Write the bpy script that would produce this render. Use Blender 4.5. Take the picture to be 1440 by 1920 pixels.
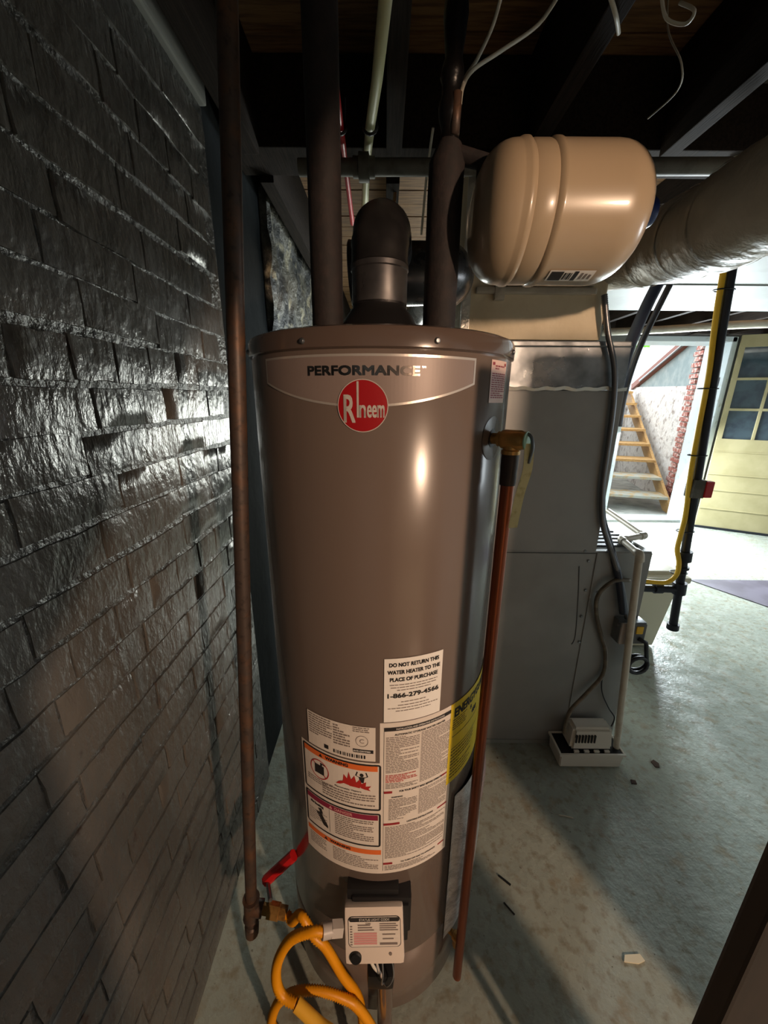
import bpy, bmesh, math, random
from mathutils import Vector, Matrix
for o in list(bpy.data.objects): bpy.data.objects.remove(o)
scene = bpy.context.scene
C = scene.collection
R_ = math.radians

# ---------------------------------------------------------------- camera
FPX, PITCH, ROLL, CAMZ = 709.7, 16.55, 0.47, 1.565      # focal length in px of the 1440x1920 frame
cd = bpy.data.cameras.new('camera'); cam = bpy.data.objects.new('camera', cd); C.objects.link(cam)
cd.sensor_fit = 'VERTICAL'; cd.sensor_height = 24.0; cd.lens = FPX / 1920 * 24.0
cd.clip_start = 0.02; cd.clip_end = 200
cmat = Matrix.Translation((0, 0, CAMZ)) @ Matrix.Rotation(R_(90 - PITCH), 4, 'X') @ Matrix.Rotation(R_(ROLL), 4, 'Z')
cam.matrix_world = cmat
scene.camera = cam
# ---------------------------------------------------------------- sky, lights, exposure
world = bpy.data.worlds.new('sky'); scene.world = world; world.use_nodes = True
bg = world.node_tree.nodes['Background']; bg.inputs[0].default_value = (0.86, 0.95, 1.0, 1); bg.inputs[1].default_value = 4.6
def area(name, loc, rot, sx, sy, power, col):
    l = bpy.data.lights.new(name, 'AREA'); l.shape = 'RECTANGLE'; l.size = sx; l.size_y = sy; l.energy = power; l.color = col
    o = bpy.data.objects.new(name, l); C.objects.link(o); o.location = loc; o.rotation_euler = rot
    return o
area('door_daylight', (3.22, 4.74, 1.25), (R_(-66), 0, 0), .62, 1.5, 270, (.84, .94, 1.0))      # daylight entering by the open door
area('window_daylight', (.8, 4.74, 1.20), (R_(-64), 0, 0), 1.3, .6, 64, (.96, 1.0, .90))       # and by the basement window
area('side_fill_light', (5.98, 1.7, 1.5), (0, R_(64), 0), .8, 1.3, 14, (.86, .95, 1.0))     # added light out of view, for cool streaks on the heater
LAMP = Vector((2.35, -2.7, 2.02))
LAMP_STRENGTH = 3000
vs = scene.view_settings
vs.view_transform = 'Standard'; vs.look = 'None'; vs.gamma = 1.0; vs.use_curve_mapping = False; vs.exposure = 0.0

# ---------------------------------------------------------------- helpers: points seen from where the photo was taken
_rt = Vector(cmat.col[0][:3]); _up = Vector(cmat.col[1][:3]); _fw = -Vector(cmat.col[2][:3]); _o = Vector((0, 0, CAMZ))
def _ray(x, y): return _fw + _rt * ((x - 720) / FPX) - _up * ((y - 960) / FPX)
def pY(x, y, Y): d = _ray(x, y); return _o + d * (Y / d.y)
def pZ(x, y, z): d = _ray(x, y); return _o + d * ((z - CAMZ) / d.z)
def pX(x, y, X): d = _ray(x, y); return _o + d * (X / d.x)
def S(r, g, b, k=1.0):
    f = lambda c: ((c / 255) / 12.92 if c / 255 <= .04045 else ((c / 255 + .055) / 1.055) ** 2.4) * k
    return (f(r), f(g), f(b), 1)

# ---------------------------------------------------------------- materials
MATS = {}
def mat(name, col, rough=.5, metal=0.0, noise=None, bump=None, coat=0.0, stretch=None, rnoise=None, spec=None, trans=0.0, alpha=None):
    """noise = [(scale, colour2, low, high, detail)], bump = [(scale, strength, dist, detail)]"""
    m = bpy.data.materials.new(name); m.use_nodes = True; nt = m.node_tree; N = nt.nodes; L = nt.links
    b = N['Principled BSDF']
    b.inputs['Base Color'].default_value = col; b.inputs['Roughness'].default_value = rough; b.inputs['Metallic'].default_value = metal
    if coat: b.inputs['Coat Weight'].default_value = coat; b.inputs['Coat Roughness'].default_value = .08
    if spec is not None: b.inputs['Specular IOR Level'].default_value = spec
    if trans: b.inputs['Transmission Weight'].default_value = trans
    if alpha is not None: b.inputs['Alpha'].default_value = alpha
    if noise or bump or rnoise:
        g = N.new('ShaderNodeNewGeometry'); vec = g.outputs['Position']
        if stretch:
            mp = N.new('ShaderNodeMapping'); mp.inputs['Scale'].default_value = stretch; L.new(vec, mp.inputs[0]); vec = mp.outputs[0]
        def nz(sc, det=4, rg=.55):
            n = N.new('ShaderNodeTexNoise'); n.inputs['Scale'].default_value = sc; n.inputs['Detail'].default_value = det; n.inputs['Roughness'].default_value = rg
            L.new(vec, n.inputs['Vector']); return n.outputs['Fac']
        cur = None
        for t in (noise or []):
            sc, c2, lo, hi = t[:4]; det = t[4] if len(t) > 4 else 4
            mr = N.new('ShaderNodeMapRange'); mr.inputs[1].default_value = lo; mr.inputs[2].default_value = hi; L.new(nz(sc, det), mr.inputs[0])
            mx = N.new('ShaderNodeMix'); mx.data_type = 'RGBA'
            L.new(mr.outputs[0], mx.inputs[0])
            if cur: L.new(cur, mx.inputs[6])
            else: mx.inputs[6].default_value = col
            mx.inputs[7].default_value = c2; cur = mx.outputs[2]
        if cur: L.new(cur, b.inputs['Base Color'])
        if rnoise:
            mr = N.new('ShaderNodeMapRange'); mr.inputs[1].default_value = .35; mr.inputs[2].default_value = .65
            mr.inputs[3].default_value = rnoise[1]; mr.inputs[4].default_value = rnoise[2]; L.new(nz(rnoise[0]), mr.inputs[0]); L.new(mr.outputs[0], b.inputs['Roughness'])
        nrm = None
        for t in (bump or []):
            bp = N.new('ShaderNodeBump'); bp.inputs['Strength'].default_value = t[1]; bp.inputs['Distance'].default_value = t[2]
            L.new(nz(t[0], t[3] if len(t) > 3 else 4), bp.inputs['Height'])
            if nrm: L.new(nrm, bp.inputs['Normal'])
            nrm = bp.outputs[0]
        if nrm: L.new(nrm, b.inputs['Normal'])
    MATS[name] = m
    return m
def emat(name, col, strength):
    m = bpy.data.materials.new(name); m.use_nodes = True; b = m.node_tree.nodes['Principled BSDF']
    b.inputs['Base Color'].default_value = col; b.inputs['Emission Color'].default_value = col; b.inputs['Emission Strength'].default_value = strength
    MATS[name] = m; return m

mat('tank', S(112, 98, 90), .23, 0, coat=.15, bump=[(3, .04, .01, 2)])
mat('tank_cap', S(94, 79, 71), .2, 0, coat=.5)
mat('silver', S(214, 206, 198), .28, .55)
mat('banner', S(140, 124, 118), .42, .1)
mat('foil_letter', S(150, 138, 130), .2, 1)
mat('red', S(156, 16, 22), .35)
mat('black', S(18, 18, 20), .5)
mat('dark_plastic', S(24, 24, 26), .45, bump=[(60, .1, .002)])
mat('paper', S(226, 216, 206), .55)
mat('paper_white', S(240, 236, 230), .5)
mat('ink', S(38, 34, 34), .6)
mat('fine_ink', S(128, 116, 110), .6)
mat('orange', S(228, 112, 50), .55)
mat('flame', S(178, 40, 34), .55)
mat('danger', S(140, 36, 66), .55)
mat('dkred', S(150, 34, 42), .55)
mat('pink', S(214, 150, 148), .55)
mat('red_ink', S(190, 96, 90), .55)
mat('yellow_paper', S(236, 206, 36), .45)
mat('sticker', S(226, 190, 176), .5)
mat('foam', S(32, 27, 27), .75, noise=[(60, S(44, 34, 33), .45, .7)], bump=[(120, .3, .003)])
mat('blacktape', S(16, 15, 16), .3, bump=[(40, .5, .004)])
mat('copper', S(160, 84, 52), .32, .6, noise=[(14, S(96, 54, 40), .45, .75)], stretch=(1, 1, .25))
mat('copper_bright', S(222, 132, 86), .28, 1)
mat('brass', S(190, 146, 84), .3, .6, noise=[(40, S(130, 92, 50), .5, .7)])
mat('flue', S(108, 106, 106), .3, .7, noise=[(9, S(72, 70, 72), .4, .65)], rnoise=(12, .2, .45))
mat('flue_dark', S(44, 43, 44), .34, .5, noise=[(9, S(66, 64, 64), .5, .7)])
mat('galv', S(150, 154, 158), .34, .75, noise=[(7, S(112, 116, 120), .4, .6)], rnoise=(10, .25, .5))
mat('furnace', S(158, 158, 156), .45, .15, noise=[(2.5, S(144, 144, 142), .4, .6)], bump=[(5, .05, .01)])
mat('furnace_dark', S(96, 97, 98), .5, .1)
mat('duct_board', S(222, 208, 180), .6, 0, noise=[(5, S(206, 190, 160), .4, .65)], bump=[(9, .35, .02), (40, .15, .004)])
mat('duct_tape', S(200, 192, 176), .5, .1, noise=[(6, S(180, 172, 158), .4, .65)], bump=[(14, .5, .02), (50, .2, .004)])
mat('foil', S(210, 208, 200), .3, .6, bump=[(70, .5, .004)])
mat('beige', S(176, 156, 130), .3, coat=.4)
mat('blue_cap', S(20, 46, 110), .4)
mat('iron', S(78, 66, 60), .5, .4, noise=[(26, S(104, 74, 54), .45, .7), (90, S(50, 42, 38), .55, .75)], bump=[(120, .2, .002)])
mat('iron_black', S(36, 38, 46), .45, .3)
mat('grey_pipe', S(104, 100, 90), .6, .2, noise=[(20, S(80, 76, 66), .45, .65)])
mat('yellow_hose', S(232, 154, 10), .42)
mat('yellow_sleeve', S(236, 180, 60), .3)
mat('yellow_csst', S(240, 190, 40), .38)
mat('pvc', S(214, 206, 190), .4, noise=[(16, S(190, 178, 158), .5, .75)])
mat('pex_cream', S(206, 204, 160), .45)
mat('pex_red', S(190, 30, 40), .4)
mat('white_plastic', S(222, 216, 204), .42)
mat('valve_white', S(226, 212, 200), .4)
mat('grey_plastic', S(190, 182, 176), .4)
mat('clear_tube', S(120, 108, 92), .3, noise=[(30, S(90, 80, 66), .4, .6)])
mat('conduit', S(120, 122, 126), .35, .8)
mat('rubber', S(34, 36, 42), .5)
mat('rubber_blue', S(40, 48, 66), .42)
mat('bin', S(220, 212, 186), .4)
mat('tag', S(226, 210, 150), .5, noise=[(60, S(200, 180, 116), .55, .7)])
mat('red_handle', S(196, 30, 34), .4)
mat('wire', S(206, 200, 184), .5)
mat('pouch', S(222, 216, 210), .22, 0, noise=[(18, S(190, 184, 178), .45, .6)], bump=[(22, .8, .02)])
mat('pouch_pink', S(214, 178, 172), .25, 0, bump=[(22, .8, .02)])
mat('wood_dark', S(46, 38, 32), .85, spec=.1, noise=[(20, S(34, 28, 24), .4, .65)], stretch=(6, .4, 6), bump=[(40, .3, .004)])
mat('wood_board', S(150, 112, 72), .75, noise=[(14, S(104, 74, 46), .4, .65)], stretch=(.5, 6, 6), bump=[(40, .3, .004)])
mat('wood_new', S(186, 148, 92), .6, noise=[(12, S(160, 118, 68), .4, .65)], stretch=(1, 6, 6))
mat('tread_paint', S(170, 170, 160), .5, noise=[(9, S(176, 148, 104), .45, .6)])
mat('brown_wood', S(40, 31, 26), .6, noise=[(14, S(32, 24, 20), .4, .65)], stretch=(5, 5, .5))
mat('door_paint', S(184, 172, 132), .4, noise=[(4, S(172, 160, 120), .4, .6)])
mat('frame_white', S(216, 226, 230), .4, noise=[(14, S(190, 196, 190), .6, .75)])
mat('glass', S(70, 84, 92), .04, 0, spec=.8, noise=[(6, S(54, 64, 74), .4, .6)])
mat('white_board', S(140, 142, 137), .6, noise=[(3, S(130, 132, 127), .4, .6)], bump=[(6, .1, .01)])
mat('grey_board', S(140, 142, 138), .6)
mat('beam_dark', S(42, 36, 36), .7, noise=[(12, S(70, 48, 38), .45, .65)], stretch=(.5, 5, 5))
mat('rust', S(74, 50, 40), .75, noise=[(16, S(46, 34, 30), .4, .65)])
mat('stair_wall', S(206, 200, 194), .85, noise=[(9, S(136, 122, 114), .52, .7, 8)], bump=[(14, .9, .03, 6)])
mat('stucco', S(116, 128, 128), .85, noise=[(6, S(136, 144, 142), .4, .65)], bump=[(30, .3, .01)])
mat('brick_red', S(150, 84, 72), .85, noise=[(22, S(196, 176, 166), .48, .62)], bump=[(60, .5, .004)])
mat('board_red', S(112, 62, 48), .7)
mat('leaf', S(120, 190, 60), .6)
mat('concrete', S(176, 176, 168), .8, noise=[(5, S(140, 140, 132), .4, .65)], bump=[(30, .4, .01)])
mat('mat_dark', S(92, 86, 98), .6, noise=[(5, S(74, 68, 78), .4, .6)])
mat('plaster', S(104, 102, 92), .55, noise=[(5, S(44, 46, 46), .42, .58, 8), (11, S(170, 162, 136), .56, .68, 6)], bump=[(9, 1.0, .05, 6), (40, .5, .01)])
mat('dark_panel', S(32, 35, 36), .9, spec=.04, noise=[(8, S(28, 31, 32), .4, .6)], bump=[(24, .3, .008)])
mat('plain_wall', S(120, 120, 116), .7, bump=[(12, .4, .02)])
# painted brick: glossy dark grey oil paint with drips and crust
mat('paint', S(90, 87, 83), .28, 0, noise=[(6, S(78, 76, 73), .4, .6), (26, S(58, 44, 42), .66, .76)], rnoise=(30, .16, .32),
    bump=[(14, .45, .014, 3), (50, .45, .008, 6), (170, .3, .003, 4)], stretch=(1, 1, .55))
mat('paint_joint', S(80, 79, 76), .3, 0, noise=[(9, S(58, 58, 56), .4, .6)], bump=[(60, .8, .012, 5), (190, .4, .003)])
# floor: worn painted concrete
mat('floor', S(160, 166, 156), .3, 0, noise=[(1.7, S(144, 150, 141), .35, .65), (30, S(132, 128, 112), .5, .7, 9), (11, S(140, 128, 106), .58, .75, 6), (75, S(88, 82, 70), .66, .74, 5)], rnoise=(9, .14, .4),
    bump=[(9, .3, .012, 4), (55, .4, .004, 6), (160, .3, .0015, 3)])

# ---------------------------------------------------------------- mesh helpers
def rootloc(p):
    v = Vector((0, 0, 0))
    while p is not None: v += p.location; p = p.parent
    return v
def obj(name, bm, m, parent=None, smooth=False, auto=None):
    me = bpy.data.meshes.new(name)
    if parent is not None:
        v = rootloc(parent); bmesh.ops.translate(bm, verts=bm.verts, vec=-v)
    bmesh.ops.recalc_face_normals(bm, faces=bm.faces)
    bm.to_mesh(me); bm.free()
    me.materials.append(MATS[m] if isinstance(m, str) else m)
    if smooth:
        for p in me.polygons: p.use_smooth = True
        if auto is not None: me.set_sharp_from_angle(angle=R_(auto))
    o = bpy.data.objects.new(name, me); C.objects.link(o); o.parent = parent
    return o
def thing(name, label, cat, loc=(0, 0, 0), group=None):
    o = bpy.data.objects.new(name, None); C.objects.link(o); o.location = loc; o.empty_display_size = .05
    return tag(o, label, cat, group)
def tag(o, label, cat, group=None):
    o['label'] = label; o['category'] = cat
    if group: o['group'] = group
    return o
def struct(o): o['kind'] = 'structure'; return o
def BM(): return bmesh.new()
def box(bm, x0, x1, y0, y1, z0, z1, bev=0, M=None):
    r = bmesh.ops.create_cube(bm, size=1)
    vs_ = r['verts']
    bmesh.ops.scale(bm, verts=vs_, vec=(x1 - x0, y1 - y0, z1 - z0)); bmesh.ops.translate(bm, verts=vs_, vec=((x0 + x1) / 2, (y0 + y1) / 2, (z0 + z1) / 2))
    if bev:
        es = list({e for v in vs_ for e in v.link_edges})
        q = bmesh.ops.bevel(bm, geom=es, offset=bev, segments=2, affect='EDGES', profile=.7)
        vs_ = list({v for f in q['faces'] for v in f.verts} | {v for v in vs_ if v.is_valid})
    if M is not None: bmesh.ops.transform(bm, matrix=M, verts=vs_)
    return vs_
def smooth_path(pts, n=8):
    P = [Vector(p) for p in pts]
    if len(P) < 3: return P
    out = []
    for i in range(len(P) - 1):
        p0 = P[max(i - 1, 0)]; p1 = P[i]; p2 = P[i + 1]; p3 = P[min(i + 2, len(P) - 1)]
        for k in range(n):
            t = k / n
            out.append(.5 * ((2 * p1) + (-p0 + p2) * t + (2 * p0 - 5 * p1 + 4 * p2 - p3) * t * t + (-p0 + 3 * p1 - 3 * p2 + p3) * t ** 3))
    out.append(P[-1]); return out
def resample(P, step):
    out = [P[0]]; acc = 0
    for a, b in zip(P, P[1:]):
        L = (b - a).length
        while acc + L >= step:
            t = (step - acc) / L; a = a.lerp(b, t); out.append(a); L = (b - a).length; acc = 0
        acc += L
    out.append(P[-1]); return out
def tube(bm, pts, r, seg=14, caps=True, rad=None):
    P = [Vector(p) for p in pts]; rings = []; n = None
    for i, p in enumerate(P):
        t = (P[min(i + 1, len(P) - 1)] - P[max(i - 1, 0)]).normalized()
        if n is None:
            n = t.cross(Vector((0, 0, 1)));  n = n if n.length > .1 else t.cross(Vector((1, 0, 0))); n.normalize()
        else:
            n = (n - t * n.dot(t)).normalized()
        b = t.cross(n); rr = rad(i) if rad else r
        rings.append([bm.verts.new(p + (n * math.cos(a) + b * math.sin(a)) * rr) for a in (2 * math.pi * k / seg for k in range(seg))])
    for a, b in zip(rings, rings[1:]):
        for k in range(seg): bm.faces.new((a[k], a[(k + 1) % seg], b[(k + 1) % seg], b[k]))
    if caps: bm.faces.new(rings[0][::-1]); bm.faces.new(rings[-1])
def lathe(bm, prof, org=(0, 0, 0), axis=(0, 0, 1), seg=32):
    """prof = [(radius, height)]"""
    q = Vector((0, 0, 1)).rotation_difference(Vector(axis).normalized()); o = Vector(org); rings = []
    for r, h in prof:
        if r < 1e-6: rings.append([bm.verts.new(o + q @ Vector((0, 0, h)))])
        else: rings.append([bm.verts.new(o + q @ Vector((r * math.cos(2 * math.pi * k / seg), r * math.sin(2 * math.pi * k / seg), h))) for k in range(seg)])
    for a, b in zip(rings, rings[1:]):
        if len(a) == 1 and len(b) == 1: continue
        for k in range(seg):
            k2 = (k + 1) % seg
            if len(a) == 1: bm.faces.new((a[0], b[k2], b[k]))
            elif len(b) == 1: bm.faces.new((a[k], a[k2], b[0]))
            else: bm.faces.new((a[k], a[k2], b[k2], b[k]))
    if len(rings[0]) > 1: bm.faces.new(rings[0][::-1])
    if len(rings[-1]) > 1: bm.faces.new(rings[-1])
def poly_prism(bm, pts2, fn, th):
    """outline pts2 in a plane, fn(u, v, depth) -> point"""
    a = [bm.verts.new(fn(u, v, 0)) for u, v in pts2]; b = [bm.verts.new(fn(u, v, th)) for u, v in pts2]
    bm.faces.new(a[::-1]); bm.faces.new(b); n = len(a)
    for i in range(n): bm.faces.new((a[i], a[(i + 1) % n], b[(i + 1) % n], b[i]))
def text_tris(s, size=1.0, sx=1.0, bold=0.0):
    cu = bpy.data.curves.new('t', 'FONT'); cu.body = s; cu.size = size; cu.align_x = 'CENTER'; cu.align_y = 'CENTER'; cu.offset = bold * size; cu.resolution_u = 3
    o = bpy.data.objects.new('t', cu); me = o.to_mesh()
    V = [(v.co.x * sx, v.co.y) for v in me.vertices]; F = [tuple(p.vertices) for p in me.polygons]
    o.to_mesh_clear(); bpy.data.objects.remove(o); bpy.data.curves.remove(cu)
    return V, F
def fit_text(s, w, h, bold=0.0):
    """glyph triangles scaled to fill exactly w x h, centred on the origin"""
    V, F = text_tris(s)
    x0 = min(v[0] for v in V); x1 = max(v[0] for v in V); y0 = min(v[1] for v in V); y1 = max(v[1] for v in V)
    b = bold * h * 2.2; w -= 2 * b; h -= 2 * b          # heavier strokes: the glyphs laid over themselves, slightly shifted
    P = [((x - (x0 + x1) / 2) * w / (x1 - x0), (y - (y0 + y1) / 2) * h / (y1 - y0)) for x, y in V]
    if not bold: return P, F
    VV, FF = [], []
    for dx, dy in ((-b, -b), (b, -b), (-b, b), (b, b), (0, 0)):
        n = len(VV); VV += [(x + dx, y + dy) for x, y in P]; FF += [tuple(i + n for i in f) for f in F]
    return VV, FF
def add_tris(bm, V, F, fn):
    vs_ = [bm.verts.new(fn(x, y)) for x, y in V]
    for f in F:
        try: bm.faces.new([vs_[i] for i in f])
        except ValueError: pass

# ================================================================= THE SETTING
rng = random.Random(7)
XW = -.48                      # face of the brick wall on the left
ZC = 2.55                      # underside of the floor boards overhead
bm = BM(); box(bm, -.9, 6.2, -4.7, 5.1, -.12, 0); struct(obj('floor', bm, 'floor'))
ceil_bm = BM(); box(ceil_bm, -.9, 6.2, -4.7, 5.1, ZC + .02, ZC + .12); ceiling = struct(obj('ceiling', ceil_bm, 'wood_dark'))
plank = None
for i in range(70):
    y = -4.65 + i * .139
    if plank is None:
        bm = BM(); box(bm, -.9, 6.2, -.0665, .0665, ZC, ZC + .019, .003)
        plank = obj('floor_board', bm, 'wood_board', ceiling); plank.location = (0, y, 0)
    else:
        c = plank.copy(); C.objects.link(c); c.parent = ceiling; c.location = (0, y, rng.uniform(-.002, .001))
for k in range(-1, 13):        # joists run away from the camera
    x = .022 + .428 * k
    if x < -.42 + .02 and k != -1: continue
    if k == -1: x = -.425
    for (ya, yb) in ((-4.6, 1.46), (1.62, 4.78)):
        bm = BM(); box(bm, x - .024, x + .024, ya, yb, 2.3, ZC - .003, .003); obj('joist', bm, 'wood_dark', ceiling)
bm = BM(); box(bm, -.5, 6.0, 1.46, 1.62, 2.32, ZC - .003, .004); obj('girder', bm, 'wood_dark', ceiling)

# left wall: painted brick up to y = 1.24, dark smooth board, then rough plastered stone
bm = BM(); box(bm, XW - .3, XW - .0062, -4.7, 1.245, 0, 2.29); wall_left = struct(obj('wall_left', bm, 'paint_joint'))
def brick_mesh(L, H, seed):
    r = random.Random(seed); bm = BM(); nx, nz = 5, 3
    j = lambda a: r.uniform(-a, a)
    g = {}
    for layer in (0, 1):
        for a in range(nx):
            for b in range(nz):
                edge = a in (0, nx - 1) or b in (0, nz - 1)
                if layer == 0 and not edge: continue
                y = (a / (nx - 1) - .5) * L; z = (b / (nz - 1) - .5) * H
                if layer == 1:
                    y *= (L - .005) / L; z *= (H - .005) / H; y += j(.0028); z += j(.0022); x = (.0045 if edge else .0065) + j(.0012)
                else: x = -.004
                g[layer, a, b] = bm.verts.new((x, y, z))
    for a in range(nx - 1):
        for b in range(nz - 1): bm.faces.new((g[1, a, b], g[1, a + 1, b], g[1, a + 1, b + 1], g[1, a, b + 1]))
    ring = [(a, 0) for a in range(nx)] + [(nx - 1, b) for b in range(1, nz)] + [(a, nz - 1) for a in range(nx - 2, -1, -1)] + [(0, b) for b in range(nz - 2, 0, -1)]
    for p, q in zip(ring, ring[1:] + ring[:1]):
        bm.faces.new((g[0, p[0], p[1]], g[0, q[0], q[1]], g[1, q[0], q[1]], g[1, p[0], p[1]]))
    me = bpy.data.meshes.new('brick'); bmesh.ops.recalc_face_normals(bm, faces=bm.faces); bm.to_mesh(me); bm.free(); me.materials.append(MATS['paint'])
    for p in me.polygons: p.use_smooth = True
    me.set_sharp_from_angle(angle=R_(60)); return me
stretch = [brick_mesh(.208, .0705, 100 + i) for i in range(10)]; heads = [brick_mesh(.102, .0705, 200 + i) for i in range(6)]
H0 = .0755
for r in range(30):
    z = .04 + r * H0
    header = r % 6 == 3
    y = 1.238 - (0 if r % 2 else .05) + rng.uniform(-.01, .01)
    first = True
    while y > -.36:
        hd = header or (first and r % 2 == 0)
        L = .102 if hd else .208
        b = bpy.data.objects.new('brick', rng.choice(heads if hd else stretch)); C.objects.link(b); b.parent = wall_left
        b.location = (XW - .008 + rng.uniform(-.001, .001), y - L / 2, z + .004 * math.sin(y * 5 + r * 1.3) + rng.uniform(-.0025, .0025))
        b.rotation_euler = (rng.uniform(-.01, .01), rng.uniform(-.008, .008), rng.uniform(-.005, .005))
        y -= L + .0015 + rng.uniform(-.002, .003); first = False
bm = BM(); box(bm, XW - .3, XW - .02, 1.245, 1.77, 0, 2.5, .006); struct(obj('trim_1', bm, 'dark_panel'))
bm = BM()                                                    # rough plastered wall beyond, lumpy face
ny, nz_ = 60, 46
gr = {}
for a in range(ny + 1):
    for b in range(nz_ + 1):
        y = 1.77 + (4.78 - 1.77) * (a / ny) ** 1.3; z = ZC * b / nz_
        gr[a, b] = bm.verts.new((XW + .012 * math.sin(z * 7 + y * 3) * math.sin(y * 9 + z * 2) + rng.uniform(-.012, .012), y, z))
for a in range(ny):
    for b in range(nz_): bm.faces.new((gr[a, b], gr[a + 1, b], gr[a + 1, b + 1], gr[a, b + 1]))
bk = [bm.verts.new((XW - .3, y, z)) for y, z in ((1.77, 0), (4.78, 0), (4.78, ZC), (1.77, ZC))]; bm.faces.new(bk)
bm.faces.new([bk[0], bk[3]] + [gr[0, b] for b in range(nz_, -1, -1)])
struct(obj('wall_left', bm, 'plaster', smooth=True, auto=50))
bm = BM(); box(bm, XW - .3, XW + .010, -4.7, 1.245, 2.292, 2.36, .006); obj('sill_plate', bm, 'grey_board', wall_left)
# unseen wall behind the camera; sloped corner and notch added to shape lamp light
bm = BM(); box(bm, XW - .005, .23, -.46, -.36, 0, ZC); box(bm, .23, 1.33, -.46, -.36, 2.06, ZC); poly_prism(bm, [(.229, 1.38), (.76, 2.061), (.229, 2.061)], lambda u, v, t: Vector((u, -.46 + t, v)), .1); box(bm, 1.33, 1.62, -.46, -.36, 0, 1.87); box(bm, 1.33, 1.62, -.46, -.36, 2.06, ZC); box(bm, 1.62, 6.0, -.46, -.36, 0, ZC); struct(obj('wall_back_mask', bm, 'plain_wall'))
bm = BM(); box(bm, -.9, 6.2, -4.8, -4.6, 0, ZC); struct(obj('wall_rear', bm, 'plain_wall'))
bm = BM(); box(bm, 6.0, 6.2, -4.7, 1.0, 0, ZC); box(bm, 6.0, 6.2, 2.4, 5.1, 0, ZC); box(bm, 6.0, 6.2, 1.0, 2.4, 0, 1.05); box(bm, 6.0, 6.2, 1.0, 2.4, 1.95, ZC); struct(obj('wall_right', bm, 'plain_wall'))
bm = BM()
for (a, b, c_, d) in ((1.0, 2.4, 1.05, 1.10), (1.0, 2.4, 1.90, 1.95), (1.0, 1.05, 1.1, 1.9), (2.35, 2.4, 1.1, 1.9), (1.68, 1.72, 1.1, 1.9)): box(bm, 6.06, 6.12, a, b, c_, d)
struct(obj('window_added', bm, 'frame_white'))  # unseen window frame, added around the side light
# far wall, thick, with the door opening to the outside stairs
DX0, DX1, DZ, YI, YO = 2.86, 4.06, 2.28, 4.78, 5.1
WX0, WX1 = .1, 1.5              # basement window hidden behind the heater and furnace
bm = BM()
box(bm, -.9, WX0, YI, YO, 0, ZC + .1); box(bm, WX1, DX0, YI, YO, 0, ZC + .1); box(bm, WX0, WX1, YI, YO, 0, .85); box(bm, WX0, WX1, YI, YO, 1.55, ZC + .1); box(bm, DX1, 6.2, YI, YO, 0, ZC + .1); box(bm, DX0, DX1, YI, YO, DZ, ZC + .1)
wall_far = struct(obj('wall_far', bm, 'plain_wall'))
bm = BM()
box(bm, DX1 - .05, DX1 + .012, YI - .02, YO + .02, 0, DZ + .01, .004); box(bm, DX0 - .012, DX0 + .05, YI - .02, YO + .02, 0, DZ + .01, .004); box(bm, DX0, DX1, YI - .02, YO + .02, DZ - .045, DZ + .012, .004)
box(bm, DX1 - .085, DX1 - .05, YI + .12, YO, 0, DZ - .045, .004)
wbm = BM()
for (a, b, c_, d) in ((WX0, WX1, .85, .90), (WX0, WX1, 1.50, 1.55), (WX0, WX0 + .05, .9, 1.5), (WX1 - .05, WX1, .9, 1.5), (.78, .82, .9, 1.5)): box(wbm, a, b, YO - .14, YO - .08, c_, d)
struct(obj('window_1', wbm, 'frame_white'))
frame = struct(obj('trim_2', bm, 'frame_white'))
bm = BM(); box(bm, DX0 + .05, DX1 - .05, YI + .1, YO + .05, 0, .035, .006); obj('threshold', bm, 'grey_board', frame)
for z in (1.75, .35):
    bm = BM(); box(bm, DX1 - .054, DX1 - .049, YI + .03, YI + .07, z, z + .1); obj('hinge', bm, 'iron_black', frame)
bm = BM(); box(bm, DX0 - .3, 6.0, YI - .14, YI - .005, DZ + .02, DZ + .19, .006); struct(obj('trim_3', bm, 'beam_dark'))

# ================================================================= WATER HEATER
TX, TY, TR = -.007, .8316, .254
def cyl(phi, z, off=0.0): return Vector((TX + (TR + off) * math.sin(phi), TY - (TR + off) * math.cos(phi), z))
heater = thing('water_heater', 'tall taupe grey gas water heater with a red round logo and white labels', 'water heater', (TX, TY, 0))
bm = BM(); lathe(bm, [(.235, .0), (.24, .03), (.24, .032)], (TX, TY, 0), seg=96); obj('base_ring', bm, 'black', heater, True, 40)
bm = BM(); lathe(bm, [(TR - .004, .03), (TR, .036), (TR, .246), (TR - .003, .25)], (TX, TY, 0), seg=128); obj('lower_jacket', bm, 'tank', heater, True, 40)
bm = BM(); lathe(bm, [(TR - .003, .25), (TR, .254), (TR, 1.631), (TR - .003, 1.637)], (TX, TY, 0), seg=128); obj('jacket', bm, 'tank', heater, True, 40)
bm = BM(); lathe(bm, [(TR - .002, 1.634), (TR + .004, 1.637), (TR + .004, 1.658), (TR + .001, 1.664), (TR - .006, 1.667), (0, 1.667)], (TX, TY, 0), seg=128); cap = obj('top_cap', bm, 'tank_cap', heater, True, 40)
for ph in (-71, -26.3, 18.3, 63, 120, 180, 240):
    d = Vector((math.sin(R_(ph)), -math.cos(R_(ph)), 0)); bm = BM()
    lathe(bm, [(.0045, 0), (.0045, .002), (.003, .004), (0, .0045)], cyl(R_(ph), 1.646, .0035), d, 12); obj('screw', bm, 'galv', cap, True, 40)

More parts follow.
